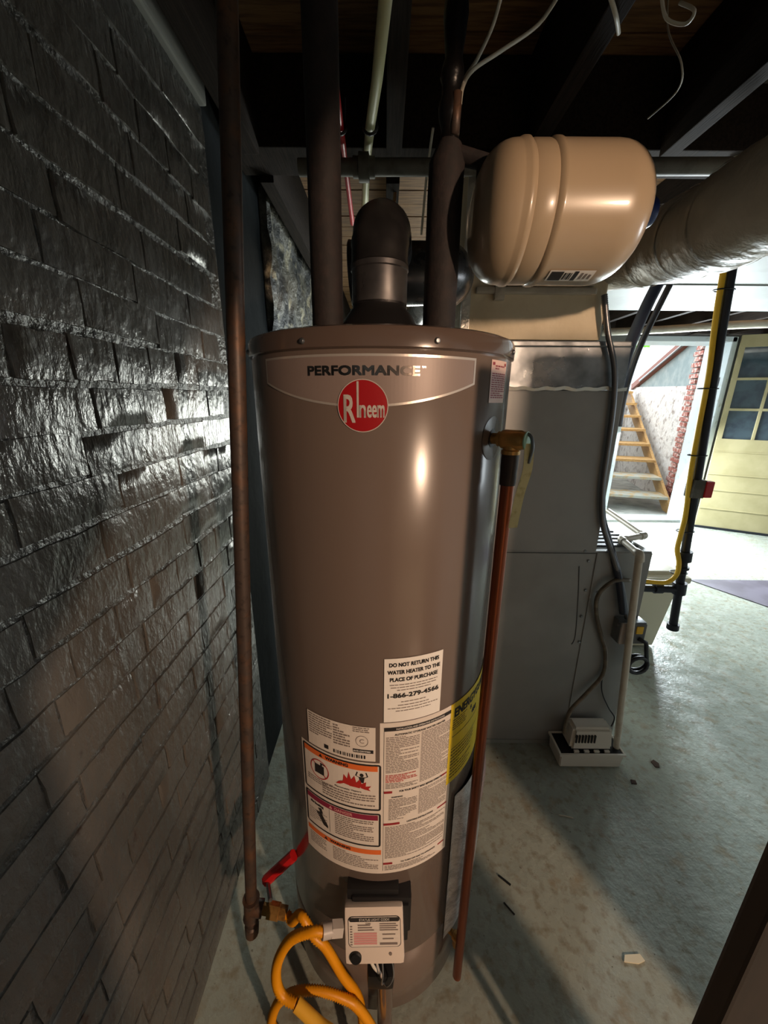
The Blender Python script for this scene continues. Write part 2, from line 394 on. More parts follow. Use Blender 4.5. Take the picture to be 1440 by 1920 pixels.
class Dec:
    """flat print on the curved jacket; u = arc length from phi0, v = height above z0"""
    def __init__(s, phi0=0, z0=0, off=.0006): s.p = R_(phi0); s.z = z0; s.off = off; s.bm = BM()
    def f(s, u, v): return cyl(s.p + u / TR, s.z + v, s.off)
    def rect(s, u0, u1, v0, v1, step=.012):
        n = max(1, int(abs(u1 - u0) / step + .999)); a = [(s.bm.verts.new(s.f(u0 + (u1 - u0) * i / n, v0)), s.bm.verts.new(s.f(u0 + (u1 - u0) * i / n, v1))) for i in range(n + 1)]
        for p, q in zip(a, a[1:]): s.bm.faces.new((p[0], q[0], q[1], p[1]))
        return s
    def strip(s, lo, hi):
        a = [(s.bm.verts.new(s.f(*p)), s.bm.verts.new(s.f(*q))) for p, q in zip(lo, hi)]
        for p, q in zip(a, a[1:]): s.bm.faces.new((p[0], q[0], q[1], p[1]))
        return s
    def fan(s, c, pts):
        c = s.bm.verts.new(s.f(*c)); v = [s.bm.verts.new(s.f(*p)) for p in pts]
        for a, b in zip(v, v[1:] + v[:1]): s.bm.faces.new((c, a, b))
        return s
    def poly(s, pts): s.bm.faces.new([s.bm.verts.new(s.f(*p)) for p in pts]); return s
    def ring(s, cu, cv, ru, rv, w, n=40):
        P = [(math.cos(2 * math.pi * i / n), math.sin(2 * math.pi * i / n)) for i in range(n + 1)]
        return s.strip([(cu + (ru - w) * a, cv + (rv - w) * b) for a, b in P], [(cu + ru * a, cv + rv * b) for a, b in P])
    def text(s, t, cu, cv, w, h, bold=0.0):
        V, F = fit_text(t, w, h, bold); add_tris(s.bm, [(x + cu, y + cv) for x, y in V], F, s.f); return s
    def frame(s, u0, u1, v0, v1, w, r=.006):
        def rr(d):
            out = []
            for cx, cy, a0 in ((u1 - r, v1 - r, 0), (u0 + r, v1 - r, 90), (u0 + r, v0 + r, 180), (u1 - r, v0 + r, 270)):
                out += [(cx + (r - d) * math.cos(R_(a0 + 22.5 * k)), cy + (r - d) * math.sin(R_(a0 + 22.5 * k))) for k in range(5)]
                if a0 in (0, 180): # long sides need in-between points to follow the curve
                    out += [(cx + (u0 + r - cx if a0 == 0 else u1 - r - cx) * k / 12, cy + (r - d) * (1 if a0 == 0 else -1)) for k in range(1, 12)]
            return out + out[:1]
        return s.strip(rr(w), rr(0))
    def lines(s, u0, u1, v0, v1, pitch, rg, thick=.45, short=.25):
        v = v1
        while v - pitch > v0:
            end = u1 - (rg.uniform(.1, .7) * (u1 - u0) if rg.random() < short else 0); u = u0
            while u < end - .002:
                w = min(rg.uniform(.003, .011), end - u); s.rect(u, u + w, v - pitch * thick, v); u += w + .0014
            v -= pitch
        return s
    def done(s, name, m, parent):
        o = obj(name, s.bm, m, parent)
        if 'print' in name: o['kind'] = 'stuff'          # lines of type too small to pick apart
        return o
# --- banner and logo
bc = -6.1; Wb = TR * R_(41.3)
prof = [(-Wb + 2 * Wb * i / 60) for i in range(61)]
low = lambda u: 1.5885 - .0345 * (1 - (abs(u) / Wb) ** 2)
top = lambda u: 1.6265 + .001 * (1 - (u / Wb) ** 2)
bmn = Dec(bc, 0, .0004).strip([(u, low(u)) for u in prof], [(u, top(u)) for u in prof]).done('banner', 'banner', heater)
w = .0034
d = Dec(bc, 0, .0007)
d.strip([(u, top(u) - w) for u in prof], [(u, top(u)) for u in prof]); d.strip([(u, low(u)) for u in prof], [(u, low(u) + w) for u in prof])
d.rect(-Wb, -Wb + w, low(Wb), top(Wb)); d.rect(Wb - w, Wb, low(Wb), top(Wb)); d.done('outline', 'silver', bmn)
Dec(bc, 0, .0008).text('PERFORMANCE', 0, 1.605, .170, .0140, .026).text('TM', .0905, 1.6105, .006, .0026).done('lettering', 'foil_letter', bmn)
lp = lambda r, n=48: [(r * math.cos(2 * math.pi * i / n), r * math.sin(2 * math.pi * i / n)) for i in range(n)]
ld = Dec(-5.8, 1.5555, .0012).fan((0, 0), lp(.0075))
for k in range(1, 5): ld.ring(0, 0, .0075 * (k + 1), .0075 * (k + 1), .0075, 48)
logo = ld.done('logo', 'red', heater)
Dec(-5.8, 1.5555, .0016).ring(0, 0, .0378, .0378, .0012, 48).done('rim', 'grey_plastic', logo)
d = Dec(-5.8, 1.5555, .0018)
d.text('R', -.0195, -.004, .018, .040, .008); d.rect(-.0085, -.0055, -.0165, .0345); d.text('n', .0000, -.0075, .0100, .018, .012); d.text('eem', .0195, -.0075, .0260, .018, .012)
d.done('lettering', 'grey_plastic', logo)
# --- big instruction sheet (right) and warnings (left)
rg = random.Random(3)
sheet = Dec(0, 0, .0006).rect(TR * R_(.6), TR * R_(38), .556, .973).done('instruction_label', 'paper', heater)
U0, U1 = TR * R_(2.6), TR * R_(36.3)
d = Dec(0, 0, .0010); d.rect(U0, U1, .953, .962)
d.text('AUTOMATIC STORAGE WATER HEATER', (U0 + U1) / 2, .9435, .110, .0048, .02)
d.text('FOR YOUR SAFETY READ BEFORE OPERATING', (U0 + U1) / 2 + .009, .796, .104, .0052, .02)
d.text('LIGHTING INSTRUCTIONS', (U0 + U1) / 2 + .006, .706, .062, .0048, .02); d.text('TO TURN OFF GAS TO APPLIANCE', (U0 + U1) / 2 + .006, .587, .085, .0046, .02)
d.rect(U0 - .0012, U0 - .0004, .565, .962); d.rect(U1 + .0004, U1 + .0012, .565, .962); d.text('WARNING', U0 + .027, .7815, .024, .004, .02); d.done('heading', 'ink', sheet)
Dec(0, 0, .0013).text('INSTALLATION AND OPERATING INSTRUCTIONS', (U0 + U1) / 2, .9575, .104, .0042, .01).done('title', 'paper_white', sheet)
d = Dec(0, 0, .0010); um = (U0 + U1) / 2
d.lines(U0 + .003, um - .004, .842, .938, .0042, rg); d.lines(um, U1 - .003, .802, .938, .0040, rg); d.lines(U0 + .010, um - .004, .712, .776, .0040, rg); d.lines(um, U1 - .004, .712, .788, .0040, rg)
d.lines(U0 + .003, U1 - .004, .598, .698, .0042, rg, short=.5); d.lines(U0 + .003, U1 - .006, .560, .580, .004, rg, short=.5); d.lines(U0 + .003, um - .004, .802, .820, .004, rg); d.done('fine_print', 'fine_ink', sheet)
d = Dec(0, 0, .0011); d.lines(U0 + .003, um - .006, .820, .842, .0042, rg, .6); d.done('red_print', 'red_ink', sheet)
for (v, l, r) in ((.796, .017, .02), (.706, .034, .026), (.587, .02, .018)):
    Dec(0, 0, .0011).rect(U0, U0 + l, v - .003, v + .003).done('red_bar', 'dkred', sheet); Dec(0, 0, .0011).rect(U1 - r, U1, v - .002, v + .002).done('red_bar', 'dkred', sheet)
A0, A1 = TR * R_(-39.6), TR * R_(1.5)
wl = Dec(0, 0, .0008).rect(TR * R_(-40.4), TR * R_(2.4), .556, .874).done('warning_label', 'paper', heater)
d = Dec(0, 0, .0012); d.frame(A0 + .001, A1 - .001, .746, .870, .0042); d.frame(A0 + .001, A1 - .001, .640, .738, .0042)
Dec(0, 0, .0011).rect(A0 + .004, A1 - .008, .852, .866).done('orange_band', 'orange', wl); Dec(0, 0, .0011).rect(A0 + .002, A1, .616, .630).done('orange_band', 'orange', wl)
d.text('WARNING', A0 + .088, .859, .052, .0085, .03); d.poly([(A0 + .046, .8548), (A0 + .056, .8548), (A0 + .051, .8635)])
d.text('WARNING', A0 + .090, .623, .050, .008, .03); d.poly([(A0 + .050, .619), (A0 + .060, .619), (A0 + .055, .628)])
d.text('Flammable Vapors', A0 + .112, .7945, .058, .0052, .01)
# pictogram: a figure in flames
fx, fy = A0 + .142, .832
d.fan((fx, fy + .008), [(fx + .0042 * math.cos(a * .6283), fy + .008 + .0046 * math.sin(a * .6283)) for a in range(10)])
d.poly([(fx - .006, fy + .003), (fx + .006, fy + .003), (fx + .004, fy - .012), (fx - .004, fy - .012)])
for sgn in (-1, 1):
    d.poly([(fx + sgn * .005, fy + .003), (fx + sgn * .013, fy + .005), (fx + sgn * .013, fy + .008), (fx + sgn * .004, fy + .0005)]); d.poly([(fx + sgn * .0105, fy + .006), (fx + sgn * .013, fy + .006), (fx + sgn * .010, fy + .016), (fx + sgn * .0075, fy + .015)])
d.poly([(A0 + .034, .806), (A0 + .058, .806), (A0 + .058, .830), (A0 + .034, .830)]); d.poly([(A0 + .049, .830), (A0 + .0535, .830), (A0 + .0535, .838), (A0 + .049, .838)]); d.poly([(A0 + .0535, .838), (A0 + .062, .836), (A0 + .062, .833), (A0 + .0535, .8345)])
# hand pictogram in the danger box
d.text('No Smoking', A0 + .034, .710, .036, .009, .03)
d.poly([(A0 + .030, .690), (A0 + .044, .694), (A0 + .062, .664), (A0 + .062, .656), (A0 + .050, .660)]); d.poly([(A0 + .036, .702), (A0 + .046, .706), (A0 + .050, .692), (A0 + .044, .690)])
d.rect(A0 + .0665, A0 + .0672, .650, .718); d.done('black_print', 'ink', wl)
d = Dec(0, 0, .00115); d.rect(A0 + .006, A1 - .007, .718, .7325); d.done('danger_band', 'danger', wl)
Dec(0, 0, .0014).text('DANGER', A0 + .100, .7255, .042, .0085, .02).poly([(A0 + .066, .7215), (A0 + .075, .7215), (A0 + .0705, .7305)]).done('danger_lettering', 'pink', wl)
d = Dec(0, 0, .0013); d.ring(A0 + .046, .818, .024, .0255, .0022, 36); d.poly([(A0 + .0285, .834), (A0 + .0305, .836), (A0 + .0635, .802), (A0 + .0615, .800)])
base = [(A0 + .086, .803), (A0 + .160, .800), (A0 + .156, .806), (A0 + .161, .813), (A0 + .150, .809), (A0 + .151, .823), (A0 + .143, .814), (A0 + .138, .828), (A0 + .131, .818), (A0 + .127, .836), (A0 + .120, .824), (A0 + .115, .843), (A0 + .111, .822), (A0 + .104, .834), (A0 + .102, .815), (A0 + .094, .812)]
d.fan((A0 + .125, .806), base); d.done('flame_print', 'flame', wl)
d = Dec(0, 0, .0011); d.lines(A0 + .052, A1 - .012, .752, .788, .0068, rg, .5, .4); d.lines(A0 + .012, A0 + .08, .770, .790, .0055, rg, .45, .5); d.lines(A0 + .080, A1 - .016, .650, .714, .0056, rg, .5, .4); d.lines(A0 + .008, A0 + .055, .572, .612, .0058, rg, .4); d.lines(A0 + .072, A1 - .006, .568, .610, .0052, rg, .45, .4)
d.lines(A0 + .010, A0 + .060, .650, .690, .0058, rg, .3, .7); d.done('fine_print', 'fine_ink', wl)
# rating plate
rl = Dec(0, 0, .0016).rect(TR * R_(-34.8), TR * R_(-1.3), .879, .963).done('rating_label', 'paper', heater)
q0, q1 = TR * R_(-34.8), TR * R_(-1.3)
d = Dec(0, 0, .0020); d.lines(q0 + .004, q0 + .060, .906, .960, .0058, rg, .5, .3); d.lines(q0 + .063, q0 + .098, .900, .957, .0064, rg, .55, .3); d.lines(q0 + .104, q1 - .012, .944, .961, .0045, rg, .5, .3); d.ring(q0 + .122, .928, .0125, .0135, .0012); d.text('C', q0 + .122, .928, .009, .010); d.done('fine_print', 'fine_ink', rl)
d = Dec(0, 0, .0020); x = q0 + .062
while x < q1 - .022: w = rg.choice((.0012, .0022, .0034)); d.rect(x, x + w, .8845, .893); x += w + rg.choice((.0014, .0024))
d.rect(q0 + .104, q1 - .004, .899, .9075); d.rect(q0 + .041, q0 + .051, .886, .896); d.done('bar_code', 'ink', rl)
Dec(0, 0, .0023).text('AHRI CERTIFIED', q0 + .122, .9032, .034, .004, .02).done('badge_lettering', 'paper_white', rl)
# do-not-return notice
nl = Dec(0, 0, .0017).rect(TR * R_(2.2), TR * R_(28), .976, 1.118).done('notice_label', 'paper_white', heater)
n0, n1 = TR * R_(2.2), TR * R_(28); nc = (n0 + n1) / 2
d = Dec(0, 0, .0021); 
for tx, v, wd, h_ in (('DO NOT RETURN THIS', 1.1045, .097, .0088), ('WATER HEATER TO THE', 1.0885, .103, .0088), ('PLACE OF PURCHASE', 1.0725, .094, .0088), ('1-866-279-4566', 1.0365, .102, .0105)):
    Dec(0, 0, .0021).text(tx, nc, v, wd, h_, .024).done('text_line', 'ink', nl)
d = Dec(0, 0, .0021); 
for v, wd in ((1.0615, .094), (1.0555, .09), (1.0495, .066), (1.0225, .05), (1.015, .062), (1.0085, .1), (1.002, .07)): d.lines(nc - wd / 2, nc + wd / 2, v - .0046, v, .0044, rg, .4, 0)
d.done('fine_print', 'fine_ink', nl)
# energy label
el = Dec(0, 0, .0012).rect(TR * R_(35.2), TR * R_(80), .757, .973).done('energy_label', 'yellow_paper', heater)
e0 = TR * R_(35.2)
d = Dec(0, 0, .0016); d.text('ENERGYGUIDE', e0 + .086, .947, .150, .024, .02); d.rect(e0 + .008, e0 + .18, .885, .8865); d.rect(e0 + .008, e0 + .18, .852, .8535); d.text('$', e0 + .074, .922, .008, .012, .02); d.text('480', e0 + .092, .905, .026, .014, .02); d.lines(e0 + .008, e0 + .055, .896, .930, .006, rg, .35); d.lines(e0 + .008, e0 + .10, .764, .846, .009, rg, .3, .5); d.done('lettering', 'ink', el)
# small caution sticker beside the relief valve
sl = Dec(0, 0, .0008).rect(TR * R_(44.2), TR * R_(57.4), 1.561, 1.628).done('caution_label', 'sticker', heater)
d = Dec(0, 0, .0012); d.lines(TR * R_(45), TR * R_(56.6), 1.566, 1.608, .0034, rg, .55, .2); d.lines(TR * R_(47), TR * R_(55), 1.608, 1.620, .0040, rg, .55, .3); d.rect(TR * R_(45), TR * R_(46.6), 1.620, 1.6245); d.rect(TR * R_(55), TR * R_(56.6), 1.620, 1.6245); d.done('fine_print', 'dkred', sl)
# document pouch hanging low on the right flank
def bulge(bm, ph0, ph1, z0, z1, amt, n=14, m=18):
    g = {}
    for i in range(n + 1):
        for k in range(m + 1):
            a, b = i / n, k / m; g[i, k] = bm.verts.new(cyl(R_(ph0 + (ph1 - ph0) * a), z0 + (z1 - z0) * b, .002 + amt * math.sin(math.pi * a) ** .7 * math.sin(math.pi * min(1, b * .9 + .06)) ** .6))
    for i in range(n):
        for k in range(m): bm.faces.new((g[i, k], g[i + 1, k], g[i + 1, k + 1], g[i, k + 1]))
bm = BM(); bulge(bm, 44, 100, .19, .70, .030); pouch = obj('document_pouch', bm, 'pouch', heater, True)
Dec(0, 0, .003).rect(TR * R_(42.5), TR * R_(45.5), .19, .70).done('edge_strip', 'pouch', pouch)
bm = BM(); bulge(bm, 70, 112, .40, .72, .045, 8, 10); obj('folded_paper', bm, 'pouch_pink', pouch, True)
# relief valve plate, valve, tag and discharge pipe
vp = R_(49.4); vd = Vector((math.sin(vp), -math.cos(vp), 0)); vc = cyl(vp, 1.502)
bm = BM(); d = Dec(49.4, 1.502, .001); d.fan((0, 0), [(.033 * math.cos(i * math.pi / 20), .037 * math.sin(i * math.pi / 20)) for i in range(40)]); plate = d.done('valve_plate', 'tank_cap', heater)
d = Dec(49.4, 1.502, .0016); d.fan((0, 0), [(.013 * math.cos(i * math.pi / 12), .016 * math.sin(i * math.pi / 12)) for i in range(24)]); d.done('opening', 'black', plate)
bm = BM(); lathe(bm, [(.0095, -.005), (.0095, .012), (.013, .013), (.013, .018), (.0155, .02), (.0165, .024), (.0165, .052), (.0145, .056), (.0145, .06), (0, .061)], vc, vd, 24)
pc = vc + vd * .036; pc = Vector((pc.x, pc.y, 0))
lathe(bm, [(.0155, 0), (.0155, .006), (.0135, .008), (.0135, .026), (0, .027)], (pc.x, pc.y, 1.478), (0, 0, 1), 20)
rv = obj('relief_valve', bm, 'brass', heater, True, 35)
le = vc + vd * .06; side = Vector((-vd.y, vd.x, 0))
bm = BM(); tube(bm, smooth_path([le + Vector((0, 0, .012)), le + vd * .008 + Vector((0, 0, .006)), le + vd * .012 + Vector((0, 0, -.012)), le + vd * .008 + Vector((0, 0, -.036))], 5), .0028, 8); obj('lever', bm, 'galv', rv, True)
bm = BM(); lathe(bm, [(.015, 0), (.015, .002), (0, .003)], le, vd, 20); obj('end_cap', bm, mat('cap_green', S(150, 190, 160), .4), rv, True, 40)
bm = BM(); P = [le + vd * .006 + Vector((0, 0, -.004)), le + vd * .010 + Vector((-.002, 0, -.045)), le + vd * .004 + Vector((-.004, 0, -.09)), le + vd * .002 + Vector((-.008, 0, -.150))]
for a, b in zip(smooth_path(P, 5), smooth_path(P, 5)[1:]):
    t = Vector((.0085, .002, 0)); v = [bm.verts.new(p) for p in (a - t, a + t, b + t + (Vector((0, 0, .012)) if b is P[-1] else Vector()), b - t)]; bm.faces.new(v)
bmesh.ops.remove_doubles(bm, verts=bm.verts, dist=1e-5); tg = obj('paper_tag', bm, 'tag', rv)
sm = tg.modifiers.new('thickness', 'SOLIDIFY'); sm.thickness = .0006
bm = BM(); lathe(bm, [(.0145, 1.452), (.0145, 1.479)], (pc.x, pc.y, 0)); lathe(bm, [(.0132, 1.425), (.0140, 1.43), (.0140, 1.455)], (pc.x, pc.y, 0)); obj('pipe_fitting', bm, mat('fitting_dark', S(58, 48, 44), .5, .4), rv, True, 40)
bm = BM(); lathe(bm, [(.0115, .03), (.0115, 1.43)], (pc.x, pc.y, 0), seg=24); dp = obj('discharge_pipe', bm, 'copper', heater, True, 40)
# drain valve
da = R_(50); dd = Vector((math.sin(da), -math.cos(da), 0)); bm = BM()
lathe(bm, [(.008, -.005), (.008, .012), (.012, .014), (.012, .03), (.009, .032), (.009, .044), (0, .045)], cyl(da, .175), dd, 16); dv = obj('drain_valve', bm, 'brass', heater, True, 35)
bm = BM(); lathe(bm, [(.011, -.03), (.010, -.012), (.007, 0)], cyl(da, .175, .024), (0, 0, 1), 14); obj('spout', bm, 'brass', dv, True, 35)
# gas control, face tilted up
FT = Matrix.Translation((-.0135, .535, .448)) @ Matrix.Rotation(R_(-2.5), 4, 'Y') @ Matrix.Rotation(R_(-20), 4, 'X')
bm = BM(); box(bm, -.064, .064, -.012, .030, -.059, .059, .009, FT); gv = obj('gas_control', bm, 'valve_white', heater, True, 40)
bm = BM(); box(bm, -.064, .068, .556, .60, .40, .515, .006); box(bm, -.075, .04, .562, .60, .46, .53, .006); box(bm, .04, .062, .55, .58, .38, .50, .005); obj('control_body', bm, 'dark_plastic', gv, True, 40)
ff = lambda y: (lambda u, v: FT @ Vector((u, y, v)))
def flat(name, m, parts, depth):
    bm = BM()
    for p in parts:
        if p[0] == 'r': bm.faces.new([bm.verts.new(ff(depth)(u, v)) for u, v in ((p[1], p[3]), (p[2], p[3]), (p[2], p[4]), (p[1], p[4]))])
        elif p[0] == 'p': bm.faces.new([bm.verts.new(ff(depth)(u, v)) for u, v in p[1]])
        elif p[0] == 't': V, F = fit_text(p[1], p[4], p[5], .015); add_tris(bm, [(x + p[2], y + p[3]) for x, y in V], F, ff(depth))
    return obj(name, bm, m, gv)
def rrect(u0, u1, v0, v1, r=.009):
    out = []
    for cx, cy, a0 in ((u1 - r, v1 - r, 0), (u0 + r, v1 - r, 90), (u0 + r, v0 + r, 180), (u1 - r, v0 + r, 270)): out += [(cx + r * math.cos(R_(a0 + 18 * k)), cy + r * math.sin(R_(a0 + 18 * k))) for k in range(6)]
    return out
flat('label_border', 'ink', [('p', rrect(-.056, .058, -.022, .041))], -.0124); flat('status_label', 'paper', [('p', rrect(-.0548, .0568, -.0208, .0398))], -.0128)
flat('label_heading', 'ink', [('p', rrect(-.0535, .0555, .030, .0385, .004))], -.0131)
flat('heading_lettering', 'paper_white', [('t', 'STATUS LIGHT CODE', .001, .0343, .066, .0050)], -.0134)
pk = [('r', -.044, .006, y, y + .004) for y in (-.016, -.011, -.006, -.001, .004)]; flat('red_rows', 'pink', pk, -.0131)
fp = []
for k in range(8): fp += [('r', -.052, -.047, -.017 + k * .0052, -.0145 + k * .0052)]
for k in range(3): fp += [('r', -.035, .000 - k * .004, .012 + k * .005, .0145 + k * .005)]
for k in range(4): fp += [('r', .012, .052 - .004 * (k % 2), .012 + k * .0042, .0142 + k * .0042)]
fp += [('r', .018, .046, .003, .0055), ('r', .018, .042, -.006, -.0035), ('r', .012, .050, -.017, -.0125), ('t', 'OK', -.012, .0265, .012, .0034)]
flat('fine_print', 'fine_ink', fp, -.0132)
bm = BM(); lathe(bm, [(.0125, 0), (.0125, .004), (.0105, .006), (0, .006)], FT @ Vector((-.041, -.0115, -.042)), FT.to_3x3() @ Vector((0, -1, 0)), 24); obj('igniter_button', bm, 'black', gv, True, 40)
bm = BM(); lathe(bm, [(.0035, 0), (.0035, .001), (0, .001)], FT @ Vector((.034, -.012, -.036)), FT.to_3x3() @ Vector((0, -1, 0)), 12); obj('indicator', bm, 'fine_ink', gv)
for i, (u, r, m, pts) in enumerate(((0, .0018, 'galv', [(.004, .525, .385), (.006, .512, .345), (.004, .512, .308), (.014, .530, .285)]), (1, .0016, 'galv', [(.022, .53, .385), (.030, .515, .335), (.016, .512, .300), (.000, .53, .29)]), (2, .0035, 'white_plastic', [(-.028, .53, .39), (-.018, .525, .35), (-.004, .53, .31)]), (3, .0028, 'grey_plastic', [(-.012, .528, .39), (-.006, .522, .35), (.004, .52, .315)]))):
    bm = BM(); tube(bm, smooth_path(pts, 6), r, 8); obj('igniter_wire', bm, m, gv, True)
bm = BM(); box(bm, -.03, .032, .52, .58, .262, .312, .012); obj('wire_boot', bm, 'black', gv, True, 40)
bm = BM(); tube(bm, [(.012, .552, .27), (.012, .552, .06)], .019, 18); obj('manifold_tube', bm, 'tank_cap', gv, True, 40)
bm = BM(); tube(bm, [(-.085, .535, .455), (-.108, .53, .462)], .017, 6); tube(bm, [(-.105, .53, .461), (-.126, .523, .467)], .0145, 18); obj('inlet_nut', bm, 'grey_plastic', gv, True, 35)
# pipe stubs on the heater's top
for x in (-.112, .102):
    bm = BM(); lathe(bm, [(.011, 1.664), (.011, 1.70)], (x, .80, 0), seg=18); obj('nipple', bm, 'copper_bright', heater, True, 40)

# ================================================================= PIPES OVER THE HEATER
it = thing('insulated_pipe', 'black foam wrapped water pipe rising from the left of the heater top', 'pipe', (-.112, .80, 1.672))
bm = BM(); tube(bm, [(-.1105, .80, 1.692), (-.109, .80, 2.0), (-.108, .80, 2.5)], .0295, 20); obj('foam_sleeve', bm, 'foam', it, True, 40)
it = thing('insulated_pipe', 'black foam wrapped water pipe rising behind the expansion tank, taped above', 'pipe', (.102, .80, 1.672))
bm = BM(); tube(bm, [(.102, .80, 1.674), (.103, .80, 1.9), (.104, .80, 1.955), (.108, .80, 1.985)], .031, 20, rad=lambda i: (.031, .031, .031, .020)[i]); obj('foam_sleeve', bm, 'foam', it, True, 40)
bm = BM(); tube(bm, smooth_path([(.107, .80, 1.97), (.105, .80, 2.05), (.108, .80, 2.15), (.105, .80, 2.5)], 6), .017, 14, rad=lambda i: .017 + .003 * math.sin(i * 1.7)); tp = obj('taped_pipe', bm, 'blacktape', it, True)
bm = BM(); tube(bm, [(.113, .787, 1.99), (.114, .786, 2.045)], .008, 10); obj('bare_copper', bm, 'iron', tp, True)
bm = BM(); tube(bm, [(.112, .80, 1.972), (.165, .79, 1.955), (.165, .775, 1.90)], .014, 12); obj('branch', bm, 'foam', it, True, 40)

# expansion tank, lying on its side over the heater's right shoulder
ex = thing('expansion_tank', 'beige steel expansion tank with two raised bands above the water heater', 'expansion tank', (.30, .761, 1.763))
EC = Vector((.30, .761, 1.863)); r = .1
prof = []
xl, xr = -.155, .122
for t in range(0, 11):
    a = R_(t * 9); prof.append((r * math.sin(a) ** .62 * .985, xl + .055 * (1 - math.cos(a))))
prof += [(r * .985, -.097), (r * 1.012, -.091), (r * 1.012, -.085), (r * .97, -.080), (r * .985, -.075), (r * .985, -.052), (r * .97, -.048), (r * 1.012, -.043), (r * 1.012, -.037), (r * .99, -.031)]
for t in range(10, -1, -1):
    a = R_(t * 9); prof.append((r * math.sin(a) ** .62 * .99, xr - .068 * (1 - math.cos(a))))
bm = BM(); lathe(bm, prof, EC, (1, 0, 0), 64); obj('shell', bm, 'beige', ex, True, 50)
bm = BM(); lathe(bm, [(.024, .10), (.024, .142), (.020, .150), (0, .151)], EC + Vector((0, .0, .002)), (1, 0, .05), 20); obj('valve_cap', bm, 'blue_cap', ex, True, 40)
def exs(x, a, off=.0006): return EC + Vector((x, -(r * .99 + off) * math.cos(a), (r * .99 + off) * math.sin(a)))
def expatch(x0, x1, a0, a1, off):
    bm = BM(); n = 6
    v = [(bm.verts.new(exs(x0, R_(a0 + (a1 - a0) * i / n), off)), bm.verts.new(exs(x1, R_(a0 + (a1 - a0) * i / n), off))) for i in range(n + 1)]
    for p, q in zip(v, v[1:]): bm.faces.new((p[0], p[1], q[1], q[0]))
    return bm
es = obj('sticker', expatch(-.026, .050, -80, -64, .0012), 'paper_white', ex)
for (a, b, c_, d_) in ((-.023, -.002, -78.5, -65.5), (.016, .023, -78.5, -65), (.000, .003, -77, -67), (.0045, .0055, -77, -67), (.007, .010, -77, -67), (.0115, .013, -77, -67)): obj('print', expatch(a, b, c_, d_, .0016), 'ink', es)
for k in range(3): obj('fine_print', expatch(.028 + k * .007, .032 + k * .007, -76, -67 - k, .0016), 'fine_ink', es)

# flue: draft hood, elbow and horizontal run
fl = thing('flue_pipe', 'dark metal flue with draft hood and elbow on top of the heater', 'flue', (-.012, .83, 1.667))
bm = BM(); lathe(bm, [(.082, 1.682), (.084, 1.690), (.064, 1.722), (.0535, 1.734), (.0535, 1.742)], (-.012, .83, 0), seg=40); obj('draft_hood', bm, 'flue_dark', fl, True, 45)
for a in (30, 150, 270):
    bm = BM(); x = -.012 + .078 * math.cos(R_(a)); y = .83 + .078 * math.sin(R_(a)); box(bm, x - .006, x + .006, y - .002, y + .002, 1.666, 1.688); obj('hood_leg', bm, 'galv', fl)
bm = BM(); lathe(bm, [(.0535, 1.738), (.0535, 1.798), (.0555, 1.800), (.0555, 1.808), (.0535, 1.81)], (-.012, .83, 0), seg=40); obj('collar', bm, 'flue', fl, True, 40)
def gore(name, P0, P1, P2, r, n, m, par, ridge=.0016):
    pts = []
    for i in range(n + 1):
        t = i / n; pts.append(P0 * (1 - t) ** 2 + P1 * 2 * t * (1 - t) + P2 * t * t)
    bm = BM(); tube(bm, pts, r, 36, False, rad=lambda i: r + (ridge if i % 5 == 0 else 0)); return obj(name, bm, m, par, True, 35)
gore('elbow', Vector((-.012, .83, 1.805)), Vector((-.012, .835, 1.90)), Vector((-.002, .94, 1.885)), .054, 20, 'flue_dark', fl, .002)
bm = BM(); tube(bm, [(-.004, .92, 1.887), (.002, .985, 1.880)], .0565, 36, False); obj('joint', bm, 'flue', fl, True, 35)
bm = BM(); tube(bm, smooth_path([(-.085, 1.04, 1.852), (-.06, 1.04, 1.853), (.05, 1.045, 1.856), (.15, 1.10, 1.87), (.178, 1.3, 1.90), (.178, 1.7, 1.95), (.178, 4.7, 2.2)], 6), .068, 36, True, rad=lambda i: .068 + (.003 if i in (2, 3, 10, 18) else 0)); obj('horizontal_run', bm, 'flue', fl, True, 35)

# ================================================================= LEFT GAS PIPE
lp_ = thing('gas_pipe', 'rusty iron gas pipe dropping down in front of the painted brick wall', 'pipe', (-.3275, .62, .24))
ptop = Vector((-.170, .62, 2.5)); pb = Vector((-.3165, .62, .42))
PQ = [pY(x, y, .62) for x, y in ((434, 320), (470, 1650))]
dirp = (PQ[1] - PQ[0]).normalized(); up_ = PQ[0] - dirp * ((2.52 - PQ[0].z) / -dirp.z) * -1
up_ = PQ[0] + dirp * ((2.52 - PQ[0].z) / dirp.z); lo_ = PQ[0] + dirp * ((.375 - PQ[0].z) / dirp.z)
bm = BM(); tube(bm, [up_, lo_], .0133, 20); obj('pipe', bm, 'iron', lp_, True, 40)
tee = lo_ + dirp * .02
bm = BM(); tube(bm, [tee - dirp * .034, tee - dirp * .026, tee + dirp * .026, tee + dirp * .034], .019, 16, rad=lambda i: (.0205, .018, .018, .0205)[i]); tube(bm, [tee, tee + Vector((.028, 0, -.004))], .0185, 16); obj('tee', bm, 'iron', lp_, True, 40)
bm = BM(); tube(bm, [tee + dirp * .03, tee + dirp * .062, tee + dirp * .066, tee + dirp * .098, tee + dirp * .102], .0133, 16, rad=lambda i: (.0133, .0133, .0175, .0165, .012)[i]); obj('drip_cap', bm, 'iron', lp_, True, 40)
v0 = tee + Vector((.026, 0, -.004)); v1 = tee + Vector((.088, -.006, -.010))
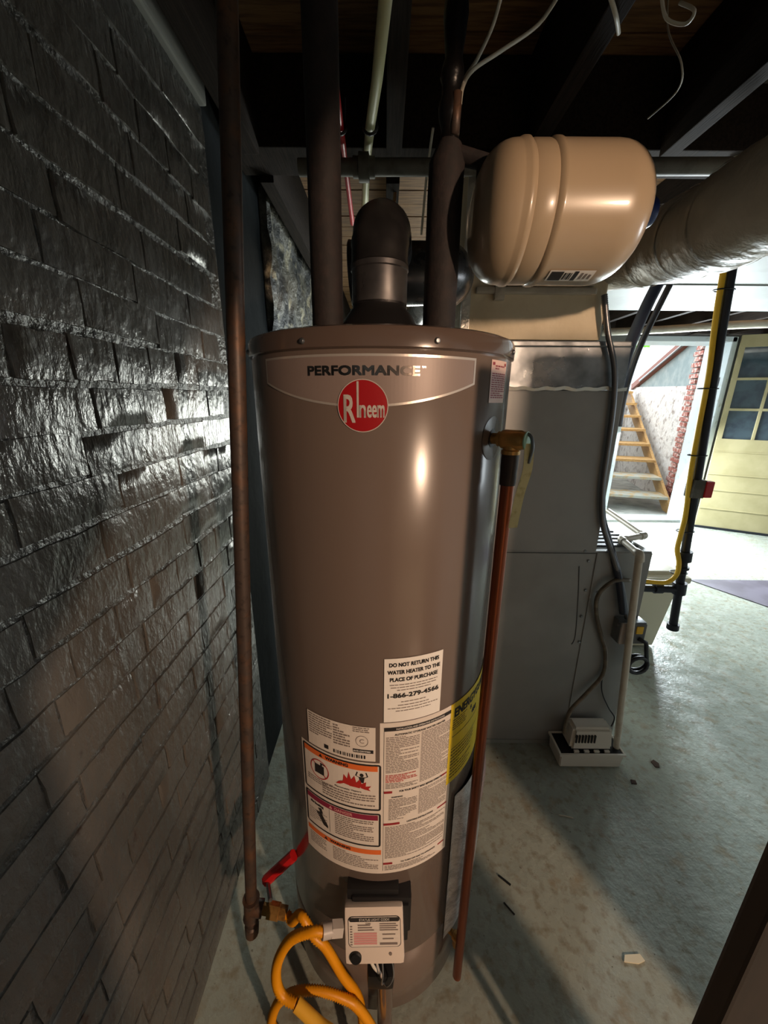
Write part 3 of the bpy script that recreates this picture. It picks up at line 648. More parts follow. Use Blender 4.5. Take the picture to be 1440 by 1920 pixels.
bm = BM(); tube(bm, [v0, v0.lerp(v1, .25), v0.lerp(v1, .26), v0.lerp(v1, .7), v0.lerp(v1, .72), v1], .016, 8, rad=lambda i: (.013, .013, .0185, .0185, .0155, .0155)[i]); bv = obj('ball_valve', bm, 'brass', lp_, True, 30)
h0 = v0.lerp(v1, .45) + Vector((-.008, .01, .022)); h1 = pY(497, 1653, .68); h2 = pY(551, 1603, .69)
bm = BM(); tube(bm, [h0 - Vector((0, 0, .02)), h0, h1.lerp(h2, .08)], .0055, 8); obj('valve_stem', bm, 'galv', bv, True, 40)
bm = BM(); tube(bm, [h1, h1.lerp(h2, .03), h2], .0125, 8, rad=lambda i: (.010, .0135, .0135)[i]); obj('lever_grip', bm, 'red_handle', bv, True, 40)

# yellow corrugated gas hose
hs = thing('gas_hose', 'yellow corrugated flexible gas connector coiled below the heater control', 'hose', (-.12, .50, 0))
def corr(name, pts, r, m, parent, step=.003, amp=.0014):
    P = resample(smooth_path(pts, 12), step); bm = BM(); tube(bm, P, r, 14, True, rad=lambda i: r + (amp if i % 2 else -amp)); return obj(name, bm, m, parent, True)
sl0 = pY(556, 1882, .497); sl1 = pY(640, 1962, .455)
corr('corrugated_tube', [(-.124, .523, .467), (-.150, .521, .470), pY(545, 1762, .52), pY(522, 1800, .52), pY(518, 1838, .515), pY(530, 1868, .505), sl0], .0098, 'yellow_hose', hs)
bm = BM(); tube(bm, smooth_path([sl0, sl0.lerp(sl1, .5), sl1, (-.06, .44, .045)], 6), .0135, 18); obj('smooth_sleeve', bm, 'yellow_sleeve', hs, True, 40)
corr('corrugated_tube', [(-.06, .44, .045), (.0, .45, .022), (.02, .49, .045), pY(702, 1935, .52), pY(672, 1890, .525), pY(645, 1872, .53), pY(600, 1858, .535), pY(555, 1860, .535), pY(522, 1880, .535), pY(509, 1915, .535), (-.262, .535, .06), (-.225, .51, .018), (-.14, .485, .016), (-.05, .49, .03), pY(676, 1885, .545), pY(640, 1825, .55), pY(610, 1775, .552), pY(590, 1757, .556), (-.185, .575, .415), (-.215, .60, .345), v1], .0098, 'yellow_hose', hs)

# ================================================================= FURNACE
FY = 1.42
fu = thing('furnace', 'grey sheet metal furnace cabinet behind the water heater', 'furnace', (.55, FY, 0))
bm = BM(); box(bm, .24, 1.085, FY, 2.15, .02, .985, .006); lc = obj('lower_cabinet', bm, 'furnace', fu)
bm = BM(); box(bm, .25, .855, FY - .004, 2.15, .985, 1.602, .006); uc = obj('upper_cabinet', bm, 'furnace', fu)
bm = BM(); box(bm, .26, .855, FY + .004, 2.10, 1.606, 1.765, .004); cc = obj('coil_case', bm, 'galv', fu)
bm = BM(); P = [(.26 + .6 * i / 40, FY - .003, 1.606 + .003 * math.sin(i * 1.3) + .002 * math.sin(i * .6)) for i in range(41)]
for a, b in zip(P, P[1:]): bm.faces.new([bm.verts.new(v) for v in ((a[0], a[1], a[2] - .006), (b[0], b[1], b[2] - .006), (b[0], b[1] - .003, b[2] + .006), (a[0], a[1] - .003, a[2] + .006))])
obj('foil_tape', bm, 'foil', cc)
bm = BM(); tube(bm, [(.26, FY + .002, 1.745), (.855, FY + .002, 1.747)], .003, 6); obj('fold', bm, 'galv', cc)
bm = BM(); box(bm, .245, 1.085, FY - .002, FY + .002, 0, .02); obj('base_rail', bm, 'grey_board', fu)
bm = BM(); tube(bm, [(.25, FY - .001, .978), (.858, FY - .001, .976)], .002, 6); obj('panel_seam', bm, 'furnace_dark', lc)
bm = BM()
tube(bm, smooth_path([pY(1086, 1062, FY - .001), pY(1084, 1120, FY - .001), pY(1079, 1190, FY - .001), pY(1072, 1208, FY - .001)], 4), .002, 6); obj('pressed_rib', bm, 'furnace_dark', lc)
bm = BM(); box(bm, .862, 1.083, FY - .004, FY, .03, .98, .002); obj('access_panel', bm, 'furnace', lc)
bm = BM(); tube(bm, [(.862, FY - .003, .03), (.862, FY - .003, .98)], .0022, 6); obj('panel_edge', bm, 'furnace', lc)
for x, y in ((1097, 1033), (1120, 1110), (1104, 1052), (1098, 1107), (1090, 1156), (1086, 1204), (1160, 1063)):
    p = pY(x, y, FY - .004); bm = BM(); lathe(bm, [(.006, 0), (.005, .003), (0, .004)], p, (0, -1, 0), 10); obj('screw', bm, 'galv', lc, True, 40)
for k in range(5):
    bm = BM(); box(bm, .875, 1.06, FY + .05 + k * .045, FY + .075 + k * .045, .985, .992, .002); obj('vent_slat', bm, 'furnace_dark', lc)
# plenum of grey-beige ductboard with folded corner tape
pl = thing('plenum_duct', 'beige taped supply duct standing on the furnace up to the joists', 'duct', (.5, FY, 1.766))
bm = BM(); box(bm, .262, .742, FY + .006, 1.98, 1.767, 2.29, .006); obj('duct_body', bm, 'duct_board', pl)
bm = BM(); box(bm, .30, .70, FY - .012, FY + .008, 1.905, 1.925, .006); box(bm, .38, .69, FY - .006, FY + .008, 1.93, 1.985, .004); obj('tape_fold', bm, 'duct_tape', pl)
bm = BM(); box(bm, .36, .395, FY - .016, FY + .008, 1.885, 1.965, .008); obj('tape_lump', bm, 'duct_tape', pl, True, 50)
bm = BM(); box(bm, .255, .285, FY - .001, FY + .012, 1.767, 2.26, .003); obj('corner_strip', bm, 'foil', pl)
# round taped duct coming forward past the camera's right
rd = thing('round_duct', 'round grey taped duct elbow sweeping from the furnace toward the right', 'duct', (.79, 1.2, 1.85))
pts = smooth_path([(.66, 1.62, 2.05), (.735, 1.52, 2.04), pY(1235, 462, 1.33), pY(1340, 425, 1.08), pY(1440, 372, .9), (.77, .6, 1.96), (.76, .2, 1.96)], 10)
bm = BM(); tube(bm, pts, .1, 36, True, rad=lambda i: .102 + (.004 if i in (8, 9, 17, 24, 25, 33) else 0) + .0015 * math.sin(i * 2.1)); rdo = obj('taped_duct', bm, 'duct_tape', rd, True, 40)
for i in (10, 19, 27, 36):
    a = pts[i]; b = pts[i + 1]; bm = BM(); tube(bm, [a, a.lerp(b, .6)], .1065, 36, False); obj('clamp_band', bm, 'duct_tape', rd, True, 40)
bm = BM(); lathe(bm, [(.118, 0), (.118, .012), (.104, .014)], Vector((.738, 1.535, 2.04)), (.8, -.6, 0), 36); obj('starting_collar', bm, 'duct_tape', rd, True, 40)

# condensate pump in a tray
pu = thing('condensate_pump', 'white condensate pump sitting in a shallow plastic tray', 'pump', (.93, 1.345, 0))
bm = BM(); x0, x1, y0, y1 = .785, 1.068, 1.293, 1.41
def taper(bm, x0, x1, y0, y1, z0, z1, g, bev=.004):
    v = box(bm, x0, x1, y0, y1, z0, z1)
    for p in v:
        if abs(p.co.z - z1) < 1e-5: p.co.x += g if p.co.x > (x0 + x1) / 2 else -g; p.co.y += g if p.co.y > (y0 + y1) / 2 else -g
    bmesh.ops.bevel(bm, geom=list({e for q in v for e in q.link_edges}), offset=bev, segments=2, affect='EDGES')
taper(bm, x0 + .006, x1 - .006, y0 + .004, y1 - .002, 0, .07, .004); obj('tray', bm, 'white_plastic', pu, True, 40)
bm = BM()
for (a, b, c_, d_) in ((x0 - .004, x1 + .004, y0 - .004, y0 + .005), (x0 - .004, x1 + .004, y1 - .003, y1 + .004), (x0 - .004, x0 + .005, y0, y1), (x1 - .005, x1 + .004, y0, y1)): box(bm, a, b, c_, d_, .066, .078, .002)
obj('tray_rim', bm, 'white_plastic', pu, True, 40)
bm = BM(); box(bm, x0 + .006, x1 - .006, y0 + .006, y1 - .004, .070, .073); obj('tray_deck', bm, 'dark_plastic', pu)
bm = BM(); taper(bm, .835, 1.025, 1.312, 1.405, .075, .185, -.010, .012); hsg = obj('housing', bm, 'white_plastic', pu, True, 40)
for k in range(7):
    bm = BM(); box(bm, .853 + k * .0135, .8595 + k * .0135, 1.3125, 1.322, .118, .157); obj('vent_slot', bm, 'black', hsg)
for k in range(4):
    bm = BM(); box(bm, .85 + k * .045, .872 + k * .045, 1.303, 1.313, .073, .082, .001); obj('foot_tab', bm, 'white_plastic', hsg)

# white drain pipe of the furnace
dr = thing('drain_line', 'white plastic drain pipe running from the furnace down into the pump tray', 'pipe', (1.055, 1.39, .07))
Pd = [pY(1155, 1405, 1.335), pY(1178, 1230, 1.338), pY(1199, 1062, 1.34)]
q1 = pY(1199, 1040, 1.34); q2 = pY(1166, 1012, 1.50); q3 = pY(1207, 1004, 1.56); q4 = pY(1140, 958, 1.98)
bm = BM(); tube(bm, [Pd[0], q1], .0135, 16); tube(bm, [q1, q2], .0135, 16); tube(bm, [q2, q3], .0135, 16); tube(bm, [q3, q4], .0135, 16); obj('pipe', bm, 'pvc', dr, True, 40)
for q, a, b in ((q1, Pd[2], q2), (q2, q1, q3), (q3, q2, q4)):
    bm = BM(); A = q + (a - q).normalized() * .026; B = q + (b - q).normalized() * .026; tube(bm, smooth_path([A, q, B], 5), .0165, 16); obj('elbow', bm, 'pvc', dr, True, 40)
# clear tubing from furnace to pump
bm = BM(); tube(bm, smooth_path([pY(1180, 1088, 1.40), pY(1150, 1090, 1.385), pY(1122, 1115, 1.39), pY(1118, 1150, 1.395), pY(1128, 1195, 1.40), pY(1135, 1225, 1.40), pY(1130, 1265, 1.395), pY(1100, 1300, 1.385), pY(1068, 1335, 1.37), pY(1058, 1375, 1.35)], 6), .0085, 12)
tag(obj('vinyl_tube', bm, 'clear_tube', smooth=True), 'brown vinyl drain tube curving over the furnace front to the pump', 'tube')
bm = BM(); tube(bm, smooth_path([pY(1135, 1232, 1.405), pY(1128, 1290, 1.405), pY(1140, 1325, 1.40), pY(1152, 1345, 1.375), pY(1146, 1362, 1.36)], 6), .0028, 8); tag(obj('thin_cable', bm, 'rubber', smooth=True), 'thin black cable hanging along the furnace to the pump', 'cable')
# power box and cord
jb = thing('outlet_box', 'metal outlet box on the lower furnace with a cord plugged in', 'outlet', tuple(pY(1190, 1225, 1.37)))
jc = pY(1186, 1186, 1.37); bm = BM(); box(bm, jc.x - .058, jc.x + .048, 1.365, 1.417, jc.z - .05, jc.z + .05, .005); obj('box', bm, 'galv', jb, True, 40)
bm = BM(); box(bm, jc.x - .012, jc.x + .046, 1.358, 1.366, jc.z - .046, jc.z + .046, .004); pt = obj('cover_plate', bm, 'furnace_dark', jb, True, 40)
bm = BM(); box(bm, jc.x + .004, jc.x + .032, 1.354, 1.359, jc.z + .002, jc.z + .036, .004); obj('socket', bm, 'yellow_csst', pt, True, 40)
bm = BM(); box(bm, jc.x - .058, jc.x - .016, 1.356, 1.366, jc.z - .048, jc.z + .05, .004); obj('switch_plate', bm, 'grey_plastic', jb, True, 40)
cc0 = pY(1194, 1245, 1.35)
bm = BM(); ring = [cc0 + Vector((.042 * math.cos(a * .42), .012 * math.sin(a * .2), .036 * math.sin(a * .42))) for a in range(32)]
tube(bm, [jc + Vector((.02, -.015, -.02)), jc + Vector((.05, -.02, -.035)), jc + Vector((.056, -.02, -.06))] + ring, .0085, 8); tag(obj('power_cord', bm, 'rubber', smooth=True), 'coiled black power cord hanging under the furnace outlet box', 'cord')
# armoured conduit and refrigerant line on the furnace's right flank
bm = BM(); P = resample(smooth_path([pY(1133, 552, 1.40), pY(1139, 620, 1.40), pY(1152, 690, 1.40), pY(1150, 760, 1.40), pY(1138, 850, 1.40), pY(1129, 920, 1.40), pY(1131, 985, 1.40), pY(1150, 1045, 1.40), pY(1166, 1100, 1.395), pY(1176, 1160, 1.385)], 10), .003)
tube(bm, P, .0095, 12, True, rad=lambda i: .0095 + (.0009 if i % 2 else -.0009)); cdt = tag(obj('flexible_conduit', bm, 'conduit', smooth=True), 'ribbed grey flexible conduit running down the furnace edge', 'conduit')
bm = BM(); P = smooth_path([pY(1240, 520, 1.62), pY(1212, 575, 1.60), pY(1180, 650, 1.56), pY(1160, 720, 1.52), pY(1146, 790, 1.47), pY(1132, 880, 1.44), pY(1128, 960, 1.43), pY(1140, 1010, 1.44), pY(1158, 1075, 1.40), pY(1168, 1150, 1.385)], 8)
tube(bm, P, .016, 14, rad=lambda i: .021 if i < 34 else .014); tag(obj('refrigerant_line', bm, 'rubber_blue', smooth=True), 'thick black foam covered refrigerant line curving behind the conduit', 'pipe')
bm = BM(); tube(bm, smooth_path([pY(1262, 522, 1.66), pY(1228, 590, 1.64), pY(1196, 660, 1.60), pY(1172, 735, 1.57), pY(1160, 800, 1.56)], 8), .012, 12); tag(obj('copper_liquid_line', bm, 'conduit', smooth=True), 'slim grey line strapped beside the thick black refrigerant line', 'pipe')
# black iron gas pipe with yellow tubing
gp = thing('gas_riser', 'black iron gas riser with red valve right of the furnace', 'pipe', (1.49, 1.7, .45))
g0 = pY(1377, 470, 1.7); g1 = pY(1262, 1172, 1.7); gd = (g1 - g0).normalized(); gt = g0 - gd * .4
bm = BM(); tube(bm, [gt, g1], .0185, 18); obj('pipe', bm, 'iron_black', gp, True, 40)
def along(y): 
    # point of the riser at image height y
    lo, hi = 0., 1.
    a = pY(1000, y, 1.7).z; t = (a - g0.z) / (g1.z - g0.z); return g0.lerp(g1, t)
for y, r, h in ((1040, .031, .05), (1100, .030, .06), (1172, .027, .03), (1062, .027, .012)):
    p = along(y); bm = BM(); tube(bm, [p - gd * h / 2, p + gd * h / 2], r, 14); obj('fitting', bm, 'iron_black', gp, True, 40)
p = along(1103); bm = BM(); tube(bm, [p, pY(1208, 1103, 1.7), pY(1195, 1100, 1.7)], .018, 14); tube(bm, [pY(1240, 1103, 1.7), pY(1226, 1103, 1.7)], .026, 14); obj('branch_pipe', bm, 'iron_black', gp, True, 40)
p = along(912); bm = BM(); box(bm, p.x + .02, p.x + .055, 1.665, 1.70, p.z - .04, p.z + .035, .006); obj('valve_handle', bm, 'red_handle', gp, True, 40)
bm = BM(); box(bm, p.x - .028, p.x + .026, 1.672, 1.728, p.z - .045, p.z + .04, .008); obj('valve_body', bm, 'grey_pipe', gp, True, 40)
ys = thing('yellow_gas_tubing', 'yellow coated gas tubing tied along the black gas riser', 'tube', (1.45, 1.66, .7))
Py = [along(y) + Vector((-.031 + .005 * math.sin(y * .02), -.004, 0)) for y in (495, 600, 700, 800, 880, 960)] + [pY(1277, 1000, 1.68), pY(1270, 1030, 1.68), pY(1273, 1055, 1.68), pY(1268, 1078, 1.68), pY(1248, 1092, 1.68), pY(1205, 1089, 1.69)]
bm = BM(); tube(bm, smooth_path(Py, 8), .0105, 14); obj('tubing', bm, 'yellow_csst', ys, True)
for y in (541, 726, 851, 993, 1071):
    p = along(y); bm = BM(); tube(bm, [p + Vector((.026 * math.cos(a) * 1.5 - .016, .026 * math.sin(a), 0)) for a in [i * math.pi / 8 for i in range(17)]], .0028, 6, False); obj('cable_tie', bm, 'black', ys)
# plastic tote behind the furnace
tb = thing('plastic_bin', 'cream plastic bin with lid standing behind the furnace drain pipe', 'bin', (1.68, 2.35, 0))
bm = BM(); taper(bm, 1.36, 1.80, 2.16, 2.55, 0, .50, .045, .02); obj('bin_body', bm, 'bin', tb, True, 40)
bm = BM(); box(bm, 1.29, 1.875, 2.09, 2.62, .50, .54, .015); box(bm, 1.34, 1.825, 2.14, 2.57, .535, .565, .012); obj('lid', bm, 'bin', tb, True, 40)
bm = BM(); V, F = fit_text('10', .07, .07, .02); add_tris(bm, V, F, lambda x, y: Vector((1.73 + x, 2.132 - (y) * .09, .34 + y))); obj('number_mark', bm, 'white_plastic', tb)

# ================================================================= FAR DOOR, SOFFIT, STAIRS
dl = thing('open_door', 'cream panelled door with a grid of window panes, standing open', 'door', (4.085, 4.745, 0))
a = Vector((4.085, 4.745, 0)); ax = Vector((.872, -.49, 0)); nrm = Vector((-.49, -.872, 0)); DH, DW, PZ0, PZ1, ST = 2.30, .95, 1.14, 2.17, .05
def leafbox(u0, u1, z0, z1, t0, t1, bev=.003):
    bm = BM(); Mx = Matrix.Translation(a) @ Matrix(((ax.x, nrm.x, 0, 0), (ax.y, nrm.y, 0, 0), (0, 0, 1, 0), (0, 0, 0, 1))); box(bm, u0, u1, t0, t1, z0, z1, bev, Mx); return bm
obj('panel', leafbox(0, DW, 0.015, PZ0, 0, .042), 'door_paint', dl); obj('top_rail', leafbox(0, DW, PZ1, DH, 0, .042), 'door_paint', dl)
obj('stile', leafbox(0, ST, PZ0, PZ1, 0, .042), 'door_paint', dl); obj('stile', leafbox(DW - ST, DW, PZ0, PZ1, 0, .042), 'door_paint', dl)
for i in (1, 2): 
    u = ST + (DW - 2 * ST) * i / 3; obj('muntin', leafbox(u - .014, u + .014, PZ0, PZ1, .004, .04), 'door_paint', dl)
for k in (1, 2):
    z = PZ0 + (PZ1 - PZ0) * k / 3
    for i in range(3):
        u0 = ST + (DW - 2 * ST) * i / 3 + (.014 if i else 0); u1 = ST + (DW - 2 * ST) * (i + 1) / 3 - (.014 if i < 2 else 0); obj('muntin', leafbox(u0, u1, z - .014, z + .014, .004, .04), 'door_paint', dl)
for i in range(3):
    for k in range(3):
        u0 = ST + (DW - 2 * ST) * i / 3 + (.014 if i else 0); u1 = ST + (DW - 2 * ST) * (i + 1) / 3 - (.014 if i < 2 else 0); z0 = PZ0 + (PZ1 - PZ0) * k / 3 + (.014 if k else 0); z1 = PZ0 + (PZ1 - PZ0) * (k + 1) / 3 - (.014 if k < 2 else 0); obj('pane', leafbox(u0, u1, z0, z1, .016, .024, 0), 'glass', dl)
for z in (.26, .50, .70, .98): obj('rail_moulding', leafbox(0.002, DW - .002, z, z + .012, .042, .048, .002), 'door_paint', dl)
obj('weather_strip', leafbox(0, DW, .004, .03, -.004, .05), 'iron_black', dl)
# white panels and their grey batten under the joists
bm = BM(); box(bm, 1.35, 5.9, 1.75, 2.46, 2.275, 2.298, .003); tag(obj('ceiling_panel', bm, 'white_board'), 'white ceiling board above the round duct, nearer of two', 'panel', 'white ceiling boards')
bm = BM(); box(bm, 1.35, 5.9, 2.72, 3.42, 2.275, 2.298, .003); tag(obj('ceiling_panel', bm, 'white_board'), 'white ceiling board in front of the dark beam by the door', 'panel', 'white ceiling boards')
bm = BM(); box(bm, 1.35, 5.9, 2.462, 2.718, 2.283, 2.298, .002); tag(obj('ceiling_batten', bm, 'grey_board'), 'grey strip between the two white ceiling boards', 'panel')
bm = BM(); tube(bm, smooth_path([(2.2, 4.2, 2.235), (2.7, 4.05, 2.24), (3.3, 3.75, 2.24), (4.3, 3.55, 2.235)], 6), .035, 10); tag(obj('old_pipe', bm, 'duct_tape', smooth=True), 'pale pipe slanting under the ceiling before the dark door beam', 'pipe')
# outside stairs
sd = Vector((.29, .957, 0)).normalized(); sr = Vector((sd.y, -sd.x, 0)); s0 = Vector((4.17, 5.40, 0)); RISE, RUN, SW = .22, .372, 1.15
st = thing('wooden_stairs', 'wooden outdoor cellar stairs with pale treads beyond the doorway', 'stairs', tuple(s0))
MS = Matrix(((sr.x, sd.x, 0, s0.x), (sr.y, sd.y, 0, s0.y), (0, 0, 1, 0), (0, 0, 0, 1)))
for k in range(1, 9):
    bm = BM(); box(bm, -SW, .0, (k - 1) * RUN - .02, k * RUN + .02, k * RISE - .04, k * RISE, .004, MS); obj('tread', bm, 'tread_paint' if k < 3 else 'wood_new', st)
for x in (.0, -SW - .04):
    bm = BM(); poly_prism(bm, [(-.12, -.0), (.10, 0), (8.15 * RUN, 8 * RISE - .16), (8.15 * RUN, 8 * RISE + .02), (7.8 * RUN, 8 * RISE + .02), (-.12, .1)], lambda u, v, t, x=x: MS @ Vector((x + t, u, v)), .04); obj('stringer', bm, 'wood_new', st)
# outside: pit floor, side wall with capping, back wall of the pit, brick edge
bm = BM(); box(bm, 1.5, 9, 5.101, 12, -.2, -.005); struct(obj('ground', bm, 'concrete'))
w0 = Vector((4.02, 5.11, 0)); 
sw = struct(obj('wall_stairs', (lambda bm: (poly_prism(bm, [(0, 0), (3.7, 0), (3.7, 1.86), (1.2, 1.80), (0, 1.74)], lambda u, v, t: w0 + sd * u + sr * (t + .22) + Vector((0, 0, v)), .3), bm)[1])(BM()), 'stair_wall'))
bm = BM(); poly_prism(bm, [(0, 1.72), (1.2, 1.78), (3.5, 1.84), (2.9, 1.98), (.0, 2.75)], lambda u, v, t: w0 + sd * u + sr * (t + .25) + Vector((0, 0, v)), .2); obj('stucco_cheek', bm, 'stucco', sw)
def beamb(p, q, w_, h_):
    d_ = (q - p).normalized(); bm = BM(); L_ = (q - p).length; s_ = d_.cross(Vector((0, 0, 1))).normalized(); u_ = s_.cross(d_)
    Mx = Matrix(((s_.x, d_.x, u_.x, p.x), (s_.y, d_.y, u_.y, p.y), (s_.z, d_.z, u_.z, p.z), (0, 0, 0, 1))); box(bm, -w_ / 2, w_ / 2, 0, L_, -h_ / 2, h_ / 2, .004, Mx); return bm
obj('slope_board', beamb(w0 + sd * 3.55 + sr * .22 + Vector((0, 0, 1.86)), w0 + sd * -.05 + sr * .22 + Vector((0, 0, 2.80)), .10, .12), 'board_red', sw)
bm = BM(); tube(bm, [w0 + sd * 3.0 + sr * .16 + Vector((0, 0, 1.96)), w0 + sd * 0 + sr * .16 + Vector((0, 0, 2.72))], .018, 10); obj('slope_pipe', bm, 'conduit', sw, True)
for k in range(31):
    z = .035 + k * .0755
    bm = BM(); L_ = .16 if k % 2 else .10; Mx = Matrix(((sr.x, sd.x, 0, w0.x), (sr.y, sd.y, 0, w0.y), (0, 0, 1, 0), (0, 0, 0, 1))); box(bm, .195, .24, .76 - L_ * .9, .76 + L_ * .9, z - .03, z + .03, .003, Mx); obj('brick', bm, 'brick_red', sw)
bm = BM(); box(bm, 2.0, 2.6, 5.101, 10, 0, 1.9); struct(obj('wall_pit', bm, 'stair_wall'))
bm = BM(); e0_ = w0 + sd * 3.75
poly_prism(bm, [(-2.6, 0), (.6, 0), (.6, 1.55), (-2.6, 1.55)], lambda u, v, t: e0_ + sr * u + sd * t + Vector((0, 0, v)), .2); struct(obj('wall_pit_end', bm, 'stair_wall'))
# tree beyond the stairwell
tr = thing('tree', 'bright green tree crown above the outdoor stairs', 'tree', (7.2, 14, 0))
bm = BM(); tube(bm, [(7.2, 14, 0), (7.25, 14, 2.2), (7.2, 14, 3.6)], .14, 10); obj('trunk', bm, 'wood_dark', tr, True)
bm = BM(); lr = random.Random(5)
for i in range(1500):
    v = Vector((lr.gauss(0, 1), lr.gauss(0, 1), lr.gauss(0, .8))); v = v.normalized() * (1.3 * lr.random() ** .4); c_ = Vector((7.6, 14, 4.2)) + Vector((v.x * 1.2, v.y, v.z)); n1 = Vector((lr.gauss(0, 1), lr.gauss(0, 1), lr.gauss(0, 1))).normalized(); n2 = n1.orthogonal().normalized(); s_ = lr.uniform(.08, .16)
    bm.faces.new([bm.verts.new(c_ + n1 * s_), bm.verts.new(c_ + n2 * s_ * .6), bm.verts.new(c_ - n1 * s_), bm.verts.new(c_ - n2 * s_ * .6)])
cr = obj('foliage', bm, 'leaf', tr); cr['kind'] = 'stuff'
# rug
bm = BM(); poly_prism(bm, [(2.80, 3.16), (4.3, 3.14), (4.3, 1.4), (3.6, 1.75)], lambda u, v, t: Vector((u, v, t)), .006)
tag(obj('floor_mat', bm, 'mat_dark'), 'dark purplish grey mat lying flat on the bright floor', 'mat')

# ================================================================= OVERHEAD LINES
bm = BM(); z_ = pY(900, 312, 1.36).z
tube(bm, [pY(560, 314, 1.36), pY(1366, 312, 1.36)], .0215, 16); hp = thing('overhead_pipe', 'grey pipe running across below the joists behind the expansion tank', 'pipe', tuple(pY(1000, 330, 1.36)))
obj('pipe', bm, 'grey_pipe', hp, True, 40)
bm = BM(); tube(bm, [pY(662, 314, 1.36), pY(672, 314, 1.36), pY(673, 314, 1.36), pY(692, 314, 1.36), pY(693, 314, 1.36), pY(703, 314, 1.36)], .03, 16, rad=lambda i: (.026, .026, .035, .035, .026, .026)[i]); obj('coupling', bm, 'grey_pipe', hp, True, 40)
def line(name, pts, r, m, label, cat='pipe', n=6, seg=10, group=None):
    bm = BM(); tube(bm, smooth_path(pts, n), r, seg); return tag(obj(name, bm, m, smooth=True), label, cat, group)
cp = thing('plastic_pipe', 'cream plastic water pipe running away under the joists', 'pipe', tuple(pZ(690, 300, 2.2)))
bm = BM(); tube(bm, [pZ(729, -60, 2.24), pZ(707, 150, 2.24), pZ(694, 238, 2.24), pY(688, 300, 1.55), pY(683, 410, 1.75)], .0125, 12); obj('pipe', bm, 'pex_cream', cp, True)
bm = BM(); p = pZ(694, 236, 2.24); tube(bm, [p + Vector((.018 * math.cos(i * .393), 0, .018 * math.sin(i * .393))) for i in range(17)], .004, 6, False); tube(bm, [p + Vector((.015, 0, .01)), p + Vector((.016, 0, .062))], .004, 6); obj('hanger', bm, 'black', cp)
rp = thing('plastic_pipe', 'thin red plastic water pipe running away under the joists', 'pipe', tuple(pZ(640, 300, 2.2)))
bm = BM(); tube(bm, [pZ(622, 60, 2.24), pZ(630, 170, 2.24), pZ(639, 240, 2.24), pY(648, 310, 1.55), pY(661, 420, 1.75)], .0085, 10); obj('pipe', bm, 'pex_red', rp, True)
bm = BM(); p = pZ(639, 240, 2.24); tube(bm, [p + Vector((.013 * math.cos(i * .393), 0, .013 * math.sin(i * .393))) for i in range(17)], .004, 6, False); tube(bm, [p + Vector((.01, 0, .008)), p + Vector((.011, 0, .062))], .004, 6); obj('hanger', bm, 'black', rp)
line('hanging_strap', [pY(745, 200, 1.46), pY(745, 300, 1.62), pY(735, 430, 1.75)], .006, 'wood_board', 'thin strip of wood hanging beside the cream pipe', 'strip')
line('white_cable', [pZ(948, -40, 2.28), pZ(925, 45, 2.27), pY(895, 110, .95), pY(876, 140, .9), pY(868, 158, .86)], .0035, 'wire', 'white cable looping from the joists to the taped pipe, left strand', 'cable')
line('white_cable', [pZ(1060, -30, 2.28), pZ(1010, 45, 2.27), pY(940, 95, .95), pY(888, 130, .9), pY(868, 162, .86), pY(862, 200, .83)], .0035, 'wire', 'white cable sweeping from the joists to the taped pipe, right strand', 'cable')
line('white_cable', [pZ(1140, -20, 2.29), pZ(1155, 30, 2.27), pZ(1160, 62, 2.29)], .004, 'wire', 'short pale cable hanging beside the joist at the top', 'cable')
line('white_cable', [pZ(1240, -10, 2.29), pZ(1250, 35, 2.26), pZ(1285, 45, 2.24), pZ(1302, 20, 2.24), pZ(1275, 5, 2.27)], .003, 'wire', 'pale cable loop hanging under the ceiling at top right', 'cable')
line('thin_wire', [pZ(1258, -60, 2.552), pZ(1252, 50, 2.40), pY(1278, 120, 1.1), pY(1270, 170, 1.15), pY(1215, 222, 1.25)], .002, 'wire', 'thin wire drooping behind the expansion tank from the ceiling', 'cable')
line('braided_wire', [pY(812, 240, 1.4), pY(800, 330, 1.5), pY(790, 440, 1.6)], .004, 'wire', 'pale wire hanging behind the taped pipe', 'cable')
line('waste_pipe', [pY(1428, 160, 1.5), pY(1400, 240, 1.5), pY(1392, 300, 1.5)], .04, 'grey_pipe', 'grey waste pipe dropping above the round duct at right', 'pipe', 4, 16)
line('waste_pipe', [pY(1470, 110, 1.42), pY(1360, 200, 1.6), pY(1250, 275, 1.85)], .03, 'grey_pipe', 'slanting grey pipe in the dark above the round duct', 'pipe', 4, 14)

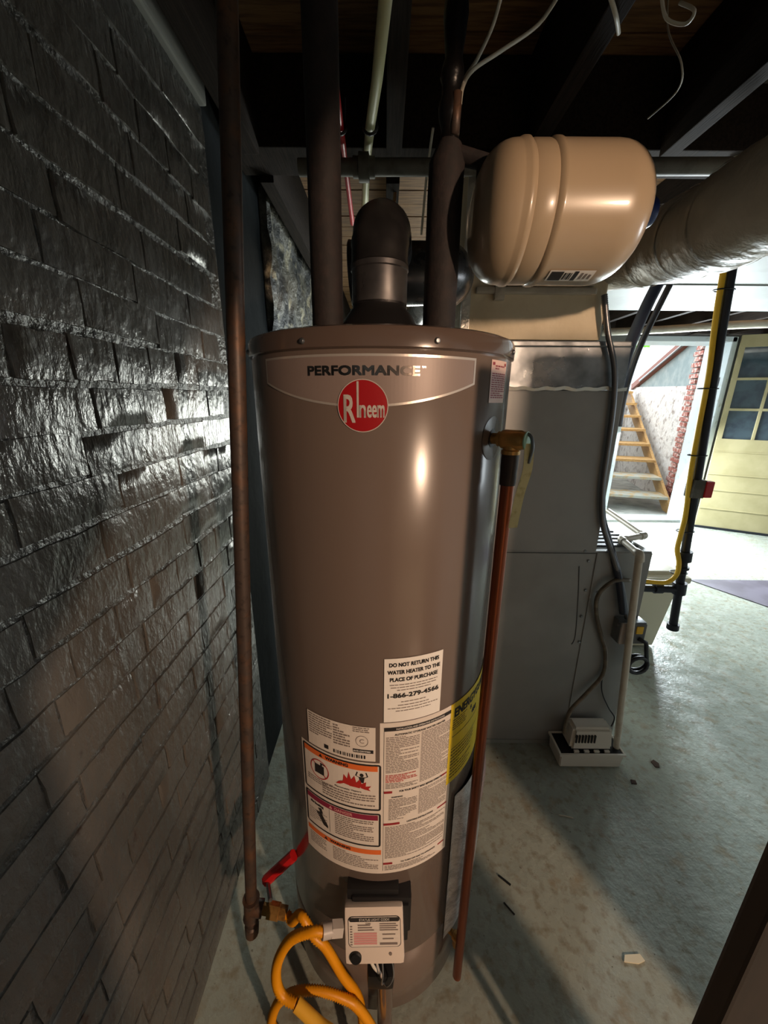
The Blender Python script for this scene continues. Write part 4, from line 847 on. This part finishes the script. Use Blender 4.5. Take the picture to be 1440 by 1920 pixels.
# ================================================================= NEAR RIGHT: brown board, post, lamp, litter
wp = thing('wooden_screen', 'dark brown wooden panel edge at the lower right corner', 'screen', (.55, .33, 0))
bm = BM(); e1 = pY(1440, 1520, .275); e2 = pY(1310, 1920, .275); ex_ = (e1.x + e2.x) / 2
box(bm, ex_, ex_ + .17, .25, .275, .26, 1.66, .004); obj('board', bm, 'brown_wood', wp)
for x in (ex_ + .11, ex_ + .15): bm = BM(); box(bm, x, x + .015, .276, .292, 0, .5, .002); obj('leg', bm, 'brown_wood', wp)
bm = BM(); box(bm, .985, 1.075, -.45, -.37, 0, 1.6, .004); tag(obj('wooden_post', bm, 'wood_dark'), 'square timber post in the doorway behind the camera', 'post')
lm = thing('hanging_bulb', 'bare warm light bulb hanging in the room behind the camera', 'lamp', tuple(LAMP))
bm = BM(); tube(bm, [LAMP + Vector((0, 0, .12)), Vector((LAMP.x, LAMP.y, ZC))], .004, 8); obj('cord', bm, 'black', lm)
bm = BM(); lathe(bm, [(.02, .06), (.022, .12), (.008, .13)], LAMP, seg=16); obj('socket', bm, 'black', lm, True)
bm = BM(); lathe(bm, [(0, -.075), (.030, -.068), (.052, -.045), (.060, -.012), (.054, .018), (.034, .045), (.018, .06)], LAMP, seg=20); obj('bulb', bm, emat('bulb', (1, .68, .46, 1), LAMP_STRENGTH), lm, True)
# litter on the floor
def chip(name, x, y, pts, m, label, cat='leaf', z=.002, th=.004):
    p = pZ(x, y, z); bm = BM(); poly_prism(bm, pts, lambda u, v, t: p + Vector((u, v, t - .002)), th); tag(obj(name, bm, m), label, cat)
chip('dry_leaf', 1229, 1432, [(-.012, -.016), (.006, -.018), (.016, 0), (.004, .02), (-.014, .01)], 'rust', 'small reddish dry leaf on the floor right of the pump')
chip('dry_leaf', 1187, 1466, [(-.012, -.008), (.01, -.010), (.014, .006), (-.004, .01)], 'rust', 'brown leaf scrap on the floor below the pump tray')
chip('paint_flake', 1187, 1798, [(-.03, -.006), (-.02, .008), (.026, .010), (.032, -.004), (.01, -.01)], 'bin', 'pale flake lying on the shaded floor near the panel', 'flake')
chip('wood_splinter', 944, 1650, [(-.016, .012), (-.012, .015), (.022, -.012), (.018, -.016)], 'black', 'dark splinter on the floor right of the copper pipe', 'splinter')
chip('wood_splinter', 955, 1705, [(-.014, .016), (-.011, .018), (.014, -.012), (.011, -.014)], 'black', 'dark thin splinter in the floor shadow band', 'splinter')
bm = BM(); tube(bm, smooth_path([pZ(1048, 1528, .003), pZ(1060, 1530, .003), pZ(1075, 1534, .003)], 4), .002, 6); tag(obj('string_scrap', bm, 'wire'), 'short white string scrap on the floor before the pump', 'string')
